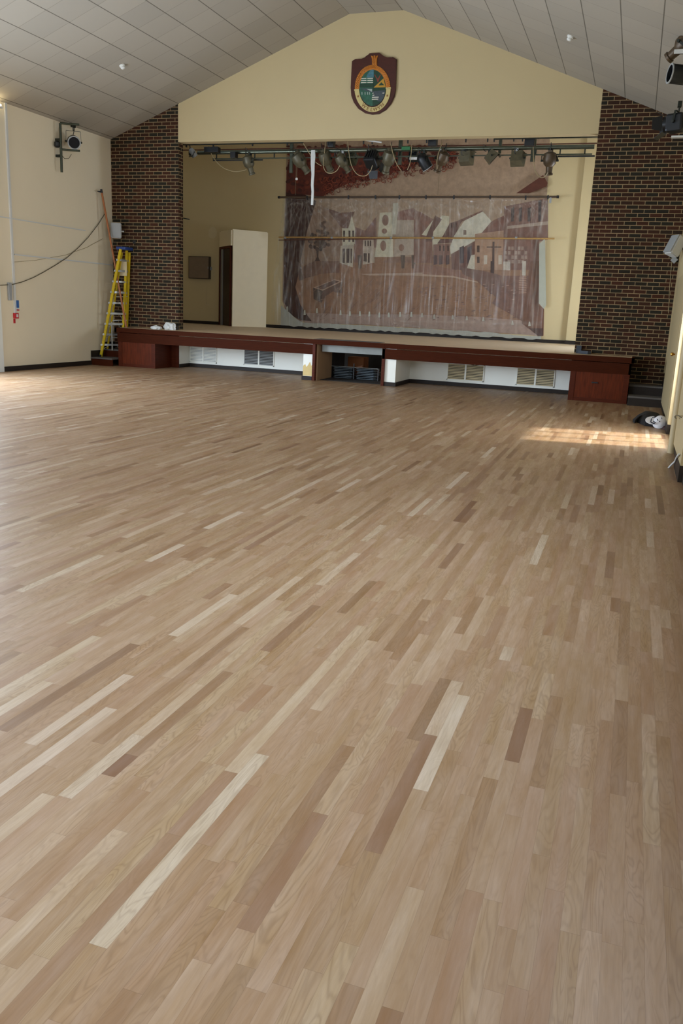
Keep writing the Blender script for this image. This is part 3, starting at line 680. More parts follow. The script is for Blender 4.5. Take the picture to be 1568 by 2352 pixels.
# white dust sheet band along the foot of the mural
mb = MB(); n = 60; top = []; bot = []
for i in range(n+1):
    u = 645+(1242-645)*i/n; vb = 747+(i/n)*30+(i/n)**2*2; h = 9 if u > 690 else 9+(690-u)*.8
    if u > 1150: h = 6
    top.append(at(u, vb-h+random.uniform(-1, 1), 'y', SY-.13)); bot.append(at(u, vb+random.choice((0, 0, 2.5)), 'y', SY-.13))
for i in range(n): mb.face([bot[i], bot[i+1], top[i+1], top[i]])
bmesh.ops.remove_doubles(mb.bm, verts=mb.bm.verts, dist=1e-4)
r = bmesh.ops.solidify(mb.bm, geom=mb.bm.faces[:], thickness=.004)
tag(mb.build('masking_strip', mat('grey_white_masking', (168, 166, 152), .8), None), 'crumpled whitish masking strip along the foot of the mural', 'masking strip')
mb = MB()
mb.prism([at(u, v, 'y', SY-.16) for u, v in ((1238, 560), (1251, 548), (1254, 700), (1249, 710), (1237, 697))], (0, .004, 0))
tag(mb.build('dust_sheet', mat('pale_dust_sheet', (168, 168, 150), .8)), 'narrow pale dust sheet hanging beside the right edge of the mural', 'sheet')

# polythene sheet: folds gathered at the clips, hung from the upper batten
clips = [(655, 452), (705, 450), (800, 449), (862, 449), (917, 449), (978, 449), (1042, 449), (1125, 449), (1207, 450), (1258, 449)]
NU, NV = 420, 110; mb = MB(); grid = []; FOLD = []
clipx = [at(u, v, 'y', SY-.24).x for u, v in clips]; x0, x1 = clipx[0]-.08, clipx[-1]+.05
ph = [random.random()*6.28 for _ in range(40)]; fq = [random.uniform(6, 34) for _ in range(40)]
for j in range(NV+1):
    t = j/NV; row = []
    for i in range(NU+1):
        s = i/NU; xb0, xb1 = at(615, 745, 'y', SY-.2).x, at(1243, 772, 'y', SY-.2).x
        x = (x0+(x1-x0)*s)*(1-t)+(xb0+(xb1-xb0)*s)*t
        zt = 4.62+.03*math.cos(s*30); zb = .98-.0*s
        near = min(abs(x-c) for c in clipx); zt -= .05*min(near, .35)/.35
        z = zt*(1-t)+zb*t
        dpt = 0
        for k_ in range(10): dpt += .008*math.sin(fq[k_]*x*(1+.15*math.sin(ph[k_]))+ph[k_]+t*3*math.sin(ph[k_+10]))
        for c in clipx:          # radiating creases under each clip
            dx, dz = x-c, zt-z+.02
            dpt += .016*math.exp(-dz*1.6)*math.sin(math.atan2(dx, dz)*16+c*7)*math.exp(-abs(dx)*1.2)
        # diagonal creases from the left upper corner and to the right lower one
        dpt += .015*math.sin(math.atan2(x-x0+.4, 4.75-z)*60)*max(0, 1-(x-x0)/3.5)
        dpt += .018*math.sin(math.atan2(z-.85, (xb0+2.9)-x)*90)*max(0, 1-abs(z-1.1)/.45)*(1 if x > xb0+3 else 0)
        fo = 0
        for c in clipx:
            dx, dz = x-c, zt-z+.02
            fo += max(0, math.sin(math.atan2(dx, dz)*22+c*5))**6*math.exp(-dz*.9)*math.exp(-abs(dx)*.8)*.6
        fo += max(0, math.sin(math.atan2(x-clipx[1]+.1, 4.75-z)*34+1))**8*max(0, 1-abs(x-clipx[1]+.3)/2.6)*.55
        fo += max(0, math.sin(math.atan2(clipx[3]-x, 4.7-z)*40))**8*max(0, min(1, (clipx[3]-x)/.5))*max(0, 1-(clipx[3]-x)/3)*.6
        fo += max(0, math.sin(math.atan2(z-1.25, x-(xb0+3.6))*46))**4*max(0, 1-abs(z-1.15)/.35)*(.8 if x > xb0+3.9 else 0)
        fo += max(0, math.sin(x*17+math.sin(z*1.1+x)*2.2+2.6*math.sin(x*3.1)))**8*(.6 if x > xb0+3.3 else .12)*max(0, .5+.5*math.sin(z*2.3+x*5.1))*min(1, max(0, (z-1.2)/.6+.4))
        fo += max(0, 1-abs(x-x0-.12+.25*t)/.10)*.5
        FOLD.append(min(1, fo)); row.append(mb.bm.verts.new((x, SY-.2+dpt, z)))
    grid.append(row)
for j in range(NV):
    for i in range(NU): mb.bm.faces.new((grid[j][i], grid[j][i+1], grid[j+1][i+1], grid[j+1][i]))
ps = mb.build('polythene_sheet', 'sheet', smooth=True); fa_ = ps.data.attributes.new('fold', 'FLOAT', 'POINT'); fa_.data.foreach_set('value', FOLD)
tag(ps, 'creased clear polythene sheet hanging from the upper pipe in front of the mural', 'plastic sheet')
# battens
y = SY-.26
bt = thing('curtain_pipe', 'dark brown pipe the polythene hangs from, above the bamboo pole', 'pipe', at(960, 450, 'y', y))
a, b = at(640, 453, 'y', y), at(1282, 447, 'y', y); b.z = a.z+.03; MB().cyl(a, b, .028).build('pipe', mat('brown_pipe', (84, 66, 50), .5), bt, smooth=True)
MB().cyl(a-V((.02, 0, 0)), a+V((.04, 0, 0)), .036).cyl(b-V((.04, 0, 0)), b+V((.02, 0, 0)), .036).build('end_cap', 'black', bt, smooth=True)
m = MB()
for u, v in clips[1:]: c = at(u, v+4, 'y', y-.02); m.box((c.x-.018, c.y-.02, c.z-.05), (c.x+.018, c.y+.03, c.z+.05))
m.build('clip', 'black', bt)
m = MB(); c = at(1264, 458, 'y', y); m.box((c.x-.025, c.y-.02, c.z-.09), (c.x+.025, c.y+.02, c.z+.07)).build('clamp', 'plastic_g', bt)
for u, v0 in ((1005, 366), (678, 400)):
    a = at(u, 448, 'y', y); a2 = at(u, v0-60, 'y', y)
    o = MB().cyl(a, (a.x, a.y, ST), .006, 6).build('hanging_rope', 'rope', None, smooth=True)
    tag(o, 'thin rope holding up the %s of the brown curtain pipe' % ('middle' if u > 900 else 'left end'), 'rope', 'ropes holding the curtain pipe')
y = SY-.36
a, b = at(640, 545, 'y', y), at(1273, 548, 'y', y)
bb = thing('bamboo_pole', 'long light bamboo pole tied across the middle of the polythene', 'pole', (a+b)/2)
m = MB(); m.cyl(a, b, .022)
for i in range(1, 22): c = a.lerp(b, i/22); m.lathe(c-V((.012, 0, 0)), (1, 0, 0), ((0, .021), (.012, .026), (.024, .021)), 12)
m.build('cane', 'bamboo', bb, smooth=True)
m = MB()
for u in (655, 762, 898, 994, 1185): c = at(u, 546, 'y', y); m.lathe(c-V((.03, 0, 0)), (1, 0, 0), ((0, .03), (.06, .03)), 10)
m.build('tie', 'plastic_g', bb, smooth=True)
y = SY-.34
o = MB().cyl(at(640, 551.5, 'y', y), at(958, 547, 'y', y-.0), .013).build('wooden_dowel', 'brownwood', smooth=True); tag(o, 'thinner dark brown wooden dowel just under the bamboo pole', 'dowel')

# wall cupboard and hatch at stage left
a, b = at(433, 588, 'y', SY-.12), at(480, 641, 'y', SY-.12)
cb = thing('wall_cabinet', 'square brownish-grey cabinet on the stage wall left of the doorway', 'cabinet', ((a.x+b.x)/2, SY-.06, b.z))
MB().box((a.x, SY-.12, b.z), (b.x, SY-.002, a.z)).build('body', mat('cabinet_edge', (70, 56, 40), .6), cb); dd = MB().box((a.x+.02, SY-.135, b.z+.02), (b.x-.02, SY-.12, a.z-.02)).build('door', mat('cabinet_face', (128, 108, 86), .6, var=.08), cb)
MB().box((b.x-.035, SY-.15, (a.z+b.z)/2-.03), (b.x-.015, SY-.135, (a.z+b.z)/2+.03)).build('lock', 'plastic_g', dd)
c = at(483, 617, 'y', SY-.03); o = MB().box((c.x-.04, SY-.05, c.z-.05), (c.x+.04, SY-.002, c.z+.05), .006).build('switch_box', 'plastic_g'); tag(o, 'small grey switch box on the right edge of the wall cabinet', 'switch')
a = at(473, 660, 'y', SY-.006); b = at(472, 700, 'y', SY-.006); m = MB(); m.box((a.x-.004, SY-.01, b.z), (a.x+.004, SY-.002, a.z)).box((a.x, SY-.01, b.z-.004), (a.x+.16, SY-.002, b.z+.004)); tag(m.build('surface_cable', 'patch'), 'thin pale cable run on the stage wall under the wall cabinet', 'cable')
o = MB().cyl(at(421, 501, 'y', TH+.05), at(435, 504, 'y', TH+.05), .012, 8).build('wall_hook', 'darkgreen', smooth=True); tag(o, 'short dark metal rod sticking out from behind the left brick pier', 'hook')

# ------------------------------------------------------------------ lighting bars and stage lanterns
GY = 1.2
def bar(u0, v0, u1, v1, y, r, name, m, label, cat='pipe', level=True):
    a, b = at(u0, v0, 'y', y), at(u1, v1, 'y', y)
    if level: b.z = a.z = (a.z+b.z)/2
    return tag(MB().cyl(a, b, r, 16).build(name, m, smooth=True), label, cat)
P2z = 5.03
o = MB().cyl((-9.3, GY, P2z), (-.12, GY, P2z), .045, 18).build('lighting_bar', 'pipe', smooth=True); tag(o, 'thick grey-green pipe from which the stage lanterns hang', 'pipe')
bz = 5.135
tk = thing('curtain_track', 'dark curtain track running just behind the soffit of the opening', 'track', (-4.6, .6, bz))
MB().box((-9.4, .57, bz-.045), (-6.35, .63, bz+.04)).box((-2.1, .57, bz-.045), (-.02, .63, bz+.04)).build('wide_rail', 'darkgreen', tk)
MB().box((-6.35, .585, bz-.02), (-2.1, .615, bz+.025)).build('narrow_rail', 'darkgreen', tk)
m = MB()
for u in (408, 470, 560, 640, 733, 815, 835, 917, 960, 1050, 1100, 1115, 1160, 1180): c = at(u+20, 318, 'y', .6); m.box((c.x-.012, .58, bz-.09), (c.x+.012, .62, bz+.14))
m.build('hanger', 'black', tk)
rl = thing('slim_rail', 'slim rail on short hangers under the thick lighting bar', 'rail', (-4.6, GY, P2z-.12))
MB().box((-8.9, GY-.012, P2z-.155), (-.15, GY+.012, P2z-.13)).build('rail', 'steelgreen', rl)
m = MB(); i = 0
x = -8.8
while x < -.2: m.box((x-.012, GY-.012, P2z-.14), (x+.012, GY+.012, P2z-.03)); x += .5
m.build('hanger', 'darkgreen', rl)
pz_ = at(900, 337, 'y', 2.4).z; o = MB().cyl((-13.2, 2.4, pz_), (2.0, 2.4, pz_), .014).build('stage_pipe', 'brownwood', smooth=True); tag(o, 'thin brown pipe spanning the stage behind the lighting bar', 'pipe')
o = MB().box((-8.95, GY+.1, 4.86), (-7.65, GY+.13, 4.885)).build('rail_offcut', 'black'); tag(o, 'short black rail hanging under the left end of the lighting bar', 'rail', 'short black rails under the lighting bar')
o = MB().box((-.85, GY+.1, 4.855), (-.1, GY+.13, 4.885)).build('rail_offcut', 'black'); tag(o, 'short black rail hanging under the right end of the lighting bar', 'rail', 'short black rails under the lighting bar')
for u, v1, r, lab in ((668, 397, .035, 'left upright carrying the lighting bar, left of the first lanterns'), (917, 378, .04, 'upright behind the middle lanterns'), (1147, 352, .03, 'short upright left of the right-hand box flood'), (1222, 371, .045, 'green upright left of the rightmost lantern')):
    a = at(u, v1, 'y', GY+.08); o = MB().box((a.x-r, GY+.06, a.z), (a.x+r, GY+.12, ST)).build('hanger_post', 'steelgreen'); tag(o, 'steel '+lab, 'post', 'steel posts of the lighting bar')
for u0, v0, u1, v1, yy, lab in ((468, 337, 500, 349, .9, 'dark pulley block near the left end of the track'), (528, 348, 540, 362, 1.0, 'small dark pulley block on the left end of the lighting bar'), (983, 314, 1001, 334, .7, 'dark box on the track above the middle lanterns'), (1205, 314, 1226, 334, .7, 'dark box on the track left of the right upright'), (752, 320, 765, 337, .7, 'dark block on the track above the second lantern')):
    a, b = at(u0, v0, 'y', yy), at(u1, v1, 'y', yy); o = MB().box((a.x, yy, b.z), (b.x, yy+.15, a.z), .01).build('pulley_block', 'black'); tag(o, lab, 'pulley', 'pulley blocks on the curtain track')
o = MB().cyl(at(833, 321, 'y', .575), at(876, 327, 'y', .575), .016).build('metal_rod', 'plastic_w', smooth=True); tag(o, 'bright diagonal metal rod against the track, above the black lantern', 'rod')
a = at(932, 341, 'y', GY-.1); o = MB().box((a.x-.1, GY-.12, a.z-.035), (a.x+.1, GY-.06, a.z+.04), .01).build('green_tag', mat('green_tape', (40, 110, 60), .5)); tag(o, 'green label taped on the lighting bar above the middle lanterns', 'label')

def lantern(u, v, y, kind, label, aim, m='lampbody', s=1.0, hang=None, name='stage_lantern', group='lanterns on the lighting bar', tagbox=None):
    c = at(u, v, 'y', y); aim = V(aim).normalized()
    top = V((c.x, y, c.z+.26*s)) if hang is None else V(hang)
    t = thing(name, label, 'stage light', (c.x, y, c.z-.15*s), group)
    side = aim.cross(V((0, 0, 1)));  side = (side.normalized() if side.length > .1 else V((1, 0, 0)))
    upl = side.cross(aim)
    R = Matrix((side, upl, aim)).transposed(); w = .13*s
    if kind == 'profile':
        MB().lathe(c-aim*.16*s, aim, ((0, .06*s), (.02*s, .115*s), (.12*s, .135*s), (.22*s, .12*s), (.27*s, .075*s)), 18).build('housing', m, t, smooth=True)
        MB().lathe(c+aim*.1*s, aim, ((0, .07*s), (.13*s, .062*s), (.135*s, .078*s), (.17*s, .078*s), (.17*s, .055*s)), 16).build('snout', m, t, smooth=True)
        MB().lathe(c+aim*.262*s, aim, ((0, .05*s), (.012*s, .05*s)), 16).build('lens', 'lens', t, smooth=True)
        MB().obox(c-aim*.15*s+upl*.03*s, (.1*s, .09*s, .1*s), R, .01*s).build('lamp_base', m, t)
    elif kind == 'par':
        MB().lathe(c-aim*.18*s, aim, ((0, .05*s), (.04*s, .1*s), (.1*s, .13*s), (.36*s, .13*s), (.36*s, .112*s), (.28*s, .112*s)), 20, True).build('housing', m, t, smooth=True)
        MB().lathe(c+aim*.12*s, aim, ((0, .112*s), (.02*s, .11*s)), 20).build('lens', 'lens', t, smooth=True)
        MB().lathe(c+aim*.17*s, aim, ((0, .114*s), (0, .136*s), (.015*s, .136*s), (.015*s, .114*s), (0, .114*s)), 20, False).build('front_ring', 'plastic_g', t, smooth=True)
    elif kind == 'fresnel':
        MB().obox(c, (.25*s, .26*s, .26*s), R, .035*s).build('housing', m, t)
        MB().lathe(c+aim*.12*s, aim, ((0, .115*s), (.05*s, .12*s), (.05*s, .1*s)), 18).build('lens_ring', m, t, smooth=True)
        MB().lathe(c+aim*.14*s, aim, ((0, .098*s), (.012*s, .098*s)), 18).build('lens', 'lens', t, smooth=True)
        mm = MB()
        for k_ in range(4): mm.obox(c+upl*(.14-.05*k_)*s*0+aim*(-.14*s)+side*(k_-1.5)*.05*s, (.02*s, .18*s, .02*s), R)
        mm.build('vent_fins', m, t)
        for k_, (dx, dy) in enumerate(((0, 1), (0, -1), (1, 0), (-1, 0))):
            e = c+aim*.17*s+(side*dx+upl*dy)*.12*s; out = (aim+(side*dx+upl*dy)*.55).normalized(); wv = (upl*dx+side*dy)*.11*s
            p = [e-wv, e+wv, e+wv*.75+out*.15*s, e-wv*.75+out*.15*s]; nrm = (p[1]-p[0]).cross(p[2]-p[0]).normalized()*.004
            MB().prism(p, nrm).build('barn_door', m, t)
    elif kind == 'flood':
        h = .15*s
        q_ = [c+side*a_*h+upl*b_*h*.95+aim*e_ for e_, k2 in ((-.1*s, .8), (.1*s, 1)) for a_, b_ in ((-k2, -k2), (k2, -k2), (k2, k2), (-k2, k2))]
        MB().hexa(q_).build('housing', m, t)
        MB().obox(c+aim*.102*s, (.27*s, .25*s, .012*s), R).build('lens', 'lens', t)
        MB().obox(c+upl*.15*s+aim*.13*s, (.3*s, .01*s, .1*s), R).build('hood', m, t)
    # yoke, hook clamp, power cord
    yk = MB(); ww = (.155 if kind != 'fresnel' else .165)*s
    hub = top-V((0, 0, .09*s)); l1, l2 = c-side*ww, c+side*ww; t1, t2 = hub-side*ww*.95, hub+side*ww*.95
    if kind == 'flood': t1, t2 = hub-side*ww*.4, hub+side*ww*.4
    yk.bar(l1, t1, .006, .03*s, up=aim).bar(l2, t2, .006, .03*s, up=aim).bar(t1, t2, .03*s, .006, up=V((0, 0, 1)))
    yk.cyl(l1-side*.02*s, l1+side*.03*s, .02*s).cyl(l2-side*.03*s, l2+side*.02*s, .02*s); yk.build('yoke', 'darkgreen', t)
    MB().cyl(hub, top, .012).box((top.x-.03, top.y-.055, top.z-.02), (top.x+.03, top.y+.055, top.z+.06), .008).build('clamp', 'plastic_g' if s < 1.2 and (int(u) % 3 == 0) else 'darkgreen', t)
    MB().tube([c-aim*.15*s, c-aim*.24*s+V((0, 0, -.02)), c-aim*.26*s+V((0, 0, .08)), top+V((.05, 0, 0))], .007, 6).build('power_cord', 'black', t, smooth=True)
    if tagbox: MB().obox(tagbox, (.17, .02, .055), Matrix.Identity(3), .003).build('label_plate', 'plastic_w', t)
    return t
P2 = P2z-.07
def H(u, v, y=GY): return (at(u, v, 'y', y).x, y, P2)
lantern(442, 350, 1.0, 'par', 'smallest spotlight at the far left end of the lighting bar', (.3, .5, -.7), 'plastic_g', .55, H(438, 340, 1.0))
lantern(571, 374, GY, 'profile', 'lone lantern with down-pointing snout left of the painted wall', (.22, .3, -.95), 'lampbody', 1.0, H(574, 350))
lantern(689, 370, GY, 'profile', 'lantern nearest the left upright, snout pointing down right', (.5, .4, -.75), 'lampbody', 1.15, H(686, 350))
lantern(748, 366, GY, 'profile', 'lantern just right of the hanging white strip, snout down', (.25, .5, -.8), 'lampbody', 1.1, H(745, 350))
lantern(786, 371, GY, 'profile', 'lantern with pale snout tip beside a grey box flood', (.5, .4, -.75), 'lampbody', 1.0, H(788, 350))
lantern(806, 364, GY+.25, 'flood', 'grey-green box flood partly behind the lantern with pale snout tip', (.15, .8, -.5), 'steelgreen', .9, H(806, 345, GY+.25))
lantern(854, 366, GY, 'fresnel', 'large black barn-door lantern in the middle of the bar', (.1, .75, -.6), 'lampblack', 1.15, H(856, 346))
lantern(892, 366, GY, 'profile', 'grey-green lantern just right of the large black one, snout down left', (-.3, .4, -.85), 'lampbody', 1.15, H(893, 346))
lantern(949, 358, GY+.1, 'flood', 'black lantern carrying a white rectangular label', (0, .8, -.4), 'lampblack', .75, H(950, 342, GY+.1), tagbox=at(949, 364, 'y', GY-.1))
lantern(973, 370, GY, 'par', 'round black lantern tilted down right next to the white-labelled one', (.45, .35, -.7), 'lampblack', .95, H(975, 346))
lantern(1014, 366, GY, 'profile', 'olive lantern pointing down left before the row of three box floods', (-.4, .4, -.8), 'lampbrown', 1.05, H(1014, 346))
lantern(1070, 362, GY, 'flood', 'leftmost of the three grey box floods', (.2, .95, -.12), 'lampbody', 1.0, H(1070, 346))
fl = lantern(1127, 359, GY, 'flood', 'middle box flood of the three, turned edge-down like a wedge', (.75, .2, -.65), 'lampbody', .9, H(1127, 346))
lantern(1188, 363, GY, 'flood', 'rightmost of the three grey box floods, beside the green upright', (.15, .9, -.35), 'lampbody', 1.0, H(1188, 346))
lantern(1262, 369, GY, 'profile', 'rightmost lantern with round yoke pointing straight down', (.0, .25, -.97), 'lampbrown', 1.05, H(1262, 346))

# cables looped over the bar
for pts, lab in (([(478, 335), (490, 362), (512, 385), (540, 394), (565, 390)], 'tan cable drooping to the lone lantern at the left of the bar'),
                 ([(748, 322), (745, 350), (742, 378), (748, 394), (760, 398), (773, 392), (780, 380)], 'tan cable loop between the second and third lanterns'),
                 ([(798, 322), (801, 350), (807, 380), (820, 400), (838, 404), (850, 393), (855, 380)], 'tan cable loop hanging left of the large black lantern'),
                 ([(897, 330), (902, 352), (910, 375), (921, 392)], 'tan cable end hanging right of the middle upright'),
                 ([(946, 330), (944, 352), (941, 375), (935, 390)], 'tan cable hanging left of the white-labelled lantern'),
                 ([(1016, 326), (1008, 348), (1003, 370), (1004, 388)], 'tan cable hanging along the olive lantern'),
                 ([(1224, 330), (1225, 370), (1230, 395), (1240, 407), (1250, 406), (1258, 396)], 'tan cable loop between the green upright and the rightmost lantern'),
                 ([(694, 325), (706, 345), (722, 370), (738, 381)], 'tan cable slanting down behind the hanging white strip')):
    P = [at(u, v, 'y', GY-.16) for u, v in pts]; Q = []
    for i in range(len(P)-1):
        p0, p1, p2, p3 = P[max(i-1, 0)], P[i], P[i+1], P[min(i+2, len(P)-1)]
        for k_ in range(6):
            t_ = k_/6; Q.append(.5*((2*p1)+(p2-p0)*t_+(2*p0-5*p1+4*p2-p3)*t_*t_+(3*p1-p0-3*p2+p3)*t_**3))
    Q.append(P[-1]); tag(MB().tube(Q, .0085, 6).build('cable_loop', 'cable', smooth=True), lab, 'cable', 'cables looped over the lighting bar')
# hanging white strip and pull cord
m = MB(); pts = [(719, 345), (719, 358), (718, 378), (718.5, 400), (717, 425), (718, 440), (716.5, 471)]; wd = [.045, .055, .045, .034, .03, .028, .026]
pr = None
for (u, v), w in zip(pts, wd):
    c = at(u, v, 'y', GY-.2); q_ = [m.bm.verts.new((c.x+dx*w, c.y+dy*.012, c.z)) for dx, dy in ((-1, -1), (1, -1), (1, 1), (-1, 1))]
    if pr:
        for k_ in range(4): m.bm.faces.new((pr[k_], pr[(k_+1) % 4], q_[(k_+1) % 4], q_[k_]))
    else: m.bm.faces.new(q_)
    pr = q_
m.bm.faces.new(pr); tag(m.build('hanging_strip', 'plastic_w'), 'long white strip hanging from the lighting bar in front of the painted tree', 'strip')
c = at(681, 411, 'y', GY); pc = thing('pull_cord', 'thin pull cord with a white knob below the first lantern', 'cord', c)
MB().cyl(c, c+V((0, 0, .35)), .004, 6).build('string', 'rope', pc); MB().lathe(c-V((0, 0, .03)), (0, 0, 1), ((0, .012), (.01, .028), (.045, .028), (.06, .012)), 14).build('knob', 'plastic_w', pc, smooth=True)

# ------------------------------------------------------------------ crest on the gable
cy = -.002
cr = thing('wall_crest', 'dark red shield-shaped wooden crest with an oval emblem, high on the gable wall', 'crest', (-4.58, cy, 5.5))
def CP(x, y_, yy): return at(780+x/9.8, 90+y_/9.8, 'y', yy)     # photo crop to wall
out = [(270, 490), (345, 443), (420, 458), (490, 455), (560, 425), (620, 375), (665, 312), (890, 300), (930, 355), (990, 400), (1070, 422), (1130, 418), (1190, 395), (1280, 452), (1268, 800), (1255, 1130), (1225, 1290), (1150, 1450), (1030, 1590), (880, 1680), (720, 1693), (560, 1660), (410, 1560), (310, 1420), (255, 1270), (245, 1100), (258, 800)]
m = MB(); m.prism([CP(x, y_, -.045) for x, y_ in out], (0, .043, 0)); bmesh.ops.bevel(m.bm, geom=[e for e in m.bm.edges if all(abs(v.co.y+.045) < 1e-4 for v in e.verts)], offset=.012, segments=2, affect='EDGES')
m.build('shield_board', 'crestwood', cr)
ocx, ocy = 738, 1105
def ring(m, ri, ro, a0, a1, n, y0, y1):
    for i in range(n):
        t0, t1 = a0+(a1-a0)*i/n, a0+(a1-a0)*(i+1)/n
        m.prism([CP(ocx+r[0]*math.cos(t), ocy+r[1]*math.sin(t), y0) for r, t in ((ri, t0), (ro, t0), (ro, t1), (ri, t1))], (0, y1-y0, 0))
m = MB(); ring(m, (300, 420), (400, 525), math.radians(178), math.radians(362), 40, -.056, -.045); 
for i in range(64):   # leaves
    t = math.radians(180+180*(i+.5)/64); rr = (345 if i % 2 else 372, 465 if i % 2 else 495); c = CP(ocx+rr[0]*math.cos(t), ocy+rr[1]*math.sin(t), -.058)
    m.lathe(c, (math.cos(t+.6), 0, -math.sin(t+.6)), ((-.028, .002), (0, .012), (.028, .002)), 6)
m.build('laurel_ring', 'gold', cr)
m = MB(); ring(m, (305, 425), (405, 535), math.radians(2), math.radians(178), 40, -.060, -.045); m.prism([CP(x, y_, -.066) for x, y_ in ((320, 1130), (430, 1120), (432, 1160), (322, 1155))], (0, .02, 0)); m.prism([CP(x, y_, -.066) for x, y_ in ((1035, 1085), (1150, 1080), (1150, 1112), (1035, 1115))], (0, .02, 0)); m.build('ribbon', 'ribbon', cr)
def oval(q, n=14):   # quadrant polygon
    a0 = {'tl': 180, 'tr': 270, 'br': 0, 'bl': 90}[q]
    return [(ocx, ocy-15)]+[(ocx+300*math.cos(math.radians(a0+90*i/n)), ocy-15+412*math.sin(math.radians(a0+90*i/n))) for i in range(n+1)]
for q, mm in (('tl', 'cteal'), ('tr', 'cgreen'), ('br', 'cgreen'), ('bl', 'cteal')):
    MB().prism([CP(x, y_, -.052) for x, y_ in oval(q)], (0, .007, 0)).build('emblem_quarter', mm, cr)
def dec(poly, mm, nm='emblem_motif', y0=-.056): MB().prism([CP(x, y_, y0) for x, y_ in poly], (0, .004, 0)).build(nm, mm, cr)
dec([(620, 790), (700, 690), (765, 680), (762, 860), (600, 860)], 'cblue'); dec([(460, 1000), (755, 1000), (755, 1088), (445, 1088)], 'cgreen')
for y_ in (880, 925, 970):
    dec([(480 if y_ > 900 else 500, y_), (600, y_-6), (600, y_+12), (475, y_+18)], 'cwhite', 'emblem_bar'); dec([(620, y_-6), (750, y_-10), (745, y_+12), (620, y_+12)], 'cwhite', 'emblem_bar')
dec([(760, 1090), (985, 880), (1030, 1080)], 'cyellow', 'emblem_triangle'); dec([(870, 1040), (935, 970), (1000, 1035)], 'cgreen', y0=-.059)
dec([(775, 800), (830, 900), (850, 970), (870, 960), (925, 800), (905, 800), (862, 880), (845, 880), (795, 795)], 'cred')
dec([(450, 1110), (730, 1110), (725, 1200), (560, 1150)], 'cslate'); dec([(600, 1115), (730, 1120), (725, 1190)], 'clight', y0=-.059)
for x in (490, 560, 615, 660): dec([(x, 1190), (x+18, 1190), (x+20, 1250), (x, 1245)], 'clight', 'emblem_arch')
dec([(735, 1170), (1020, 1150), (1010, 1260), (940, 1400), (860, 1400), (740, 1300)], 'cslate')
for y_, xa, xb in ((1215, 735, 760), (1262, 735, 780), (1305, 725, 878), (1350, 722, 868)): dec([(xa, y_-8), (xb, y_-12), (xb-6, y_+10), (xa, y_+14)], 'cwhite', 'emblem_bar', -.06)
dec([(960, 1205), (1005, 1200), (1000, 1222), (960, 1222)], 'cwhite', 'emblem_bar', -.06)
m = MB(); m.prism([CP(x, y_, -.062) for x, y_ in ((725, 590), (722, 440), (700, 365), (735, 385), (755, 440), (765, 365), (800, 365), (810, 440), (828, 385), (860, 358), (840, 440), (835, 590))], (0, .018, 0))
for dx in (-38, 0, 38): m.lathe(CP(780+dx, 480, -.066), (0, 0, 1), ((-.09, .004), (-.04, .012), (0, .007), (.04, .012), (.09, .004)), 8)
m.build('wheatsheaf_top', 'gold', cr)
for i, ch in enumerate('WELWYN'):
    f = D.curves.new('t', 'FONT'); f.body = ch; f.size = .1; f.extrude = .003; f.align_x = 'CENTER'; f.align_y = 'CENTER'
    to = D.objects.new('t', f); COL.objects.link(to); bpy.context.view_layer.update()
    me = D.meshes.new_from_object(to.evaluated_get(bpy.context.evaluated_depsgraph_get())); D.objects.remove(to)
    th = math.radians((124, 108, 94, 80, 66, 52)[i]); c = CP(ocx+352*math.cos(th), ocy+482*math.sin(th), -.063)
    e1, e2 = CP(ocx+352*math.cos(th+.02), ocy+482*math.sin(th+.02), -.063), CP(ocx+352*math.cos(th-.02), ocy+482*math.sin(th-.02), -.063)
    xd = (e2-e1).normalized(); zd = V((0, -1, 0)); yd = zd.cross(xd); R = Matrix((xd, yd, zd)).transposed()
    for v in me.vertices: v.co = (c + R @ v.co) - ORG[cr.name]
    me.materials.append(M['letters']); lo = D.objects.new('letter', me); COL.objects.link(lo); lo.parent = cr
for th in (158, 20):
    t = math.radians(th); c = CP(ocx+352*math.cos(t), ocy+482*math.sin(t), -.064); m = MB()
    m.prism([c+V(((.03 if k_ % 2 == 0 else .012)*math.sin(k_*math.pi/5), 0, (.03 if k_ % 2 == 0 else .012)*math.cos(k_*math.pi/5))) for k_ in range(10)], (0, .005, 0)); m.build('star', 'letters', cr)

# ------------------------------------------------------------------ left wall fittings
X = LX
def lw(u, v, d=0): return at(u, v, 'x', X+d)
a, b = lw(14, 245), lw(33, 728)
o = MB().box((X, -3.545, b.z), (X+.03, -3.495, EZ)).build('wall_conduit', 'plastic_w'); tag(o, 'tall white vertical cable trunking above the red fire alarm point', 'conduit')
a, b = lw(0, 500), lw(195, 527)
o = MB().box((X, a.y-1.2, 3.0), (X+.018, b.y, 3.02)).build('wall_conduit', 'plastic_w'); tag(o, 'thin pale horizontal conduit, the upper of two on the left wall', 'conduit')
o = MB().box((X, -3.46, 2.31), (X+.02, -.03, 2.335)).build('wall_conduit', 'plastic_w'); tag(o, 'thin white horizontal conduit, the lower one reaching the brick pier', 'conduit')
P = [at(u, v, 'y', yy) for u, v, yy in ((242, 488, -.3), (225, 515, -.6), (200, 545, -1.0), (175, 570, -1.4), (150, 592, -1.8), (125, 609, -2.2), (100, 625, -2.6), (75, 638, -2.95), (50, 648, -3.3), (25, 653.5, -3.6), (0, 655, -3.95), (-25, 652, -4.3), (-60, 640, -4.8))]
for p in P: p.x = max(p.x, X+.03)
tag(MB().tube(P, .0085, 6).build('hanging_cable', 'darkcable', smooth=True), 'long grey-brown cable sagging across the left wall towards the ladder', 'cable')
P = [lw(u, v, .012) for u, v in ((30, 602), (80, 598), (150, 586), (200, 568), (236, 548))]
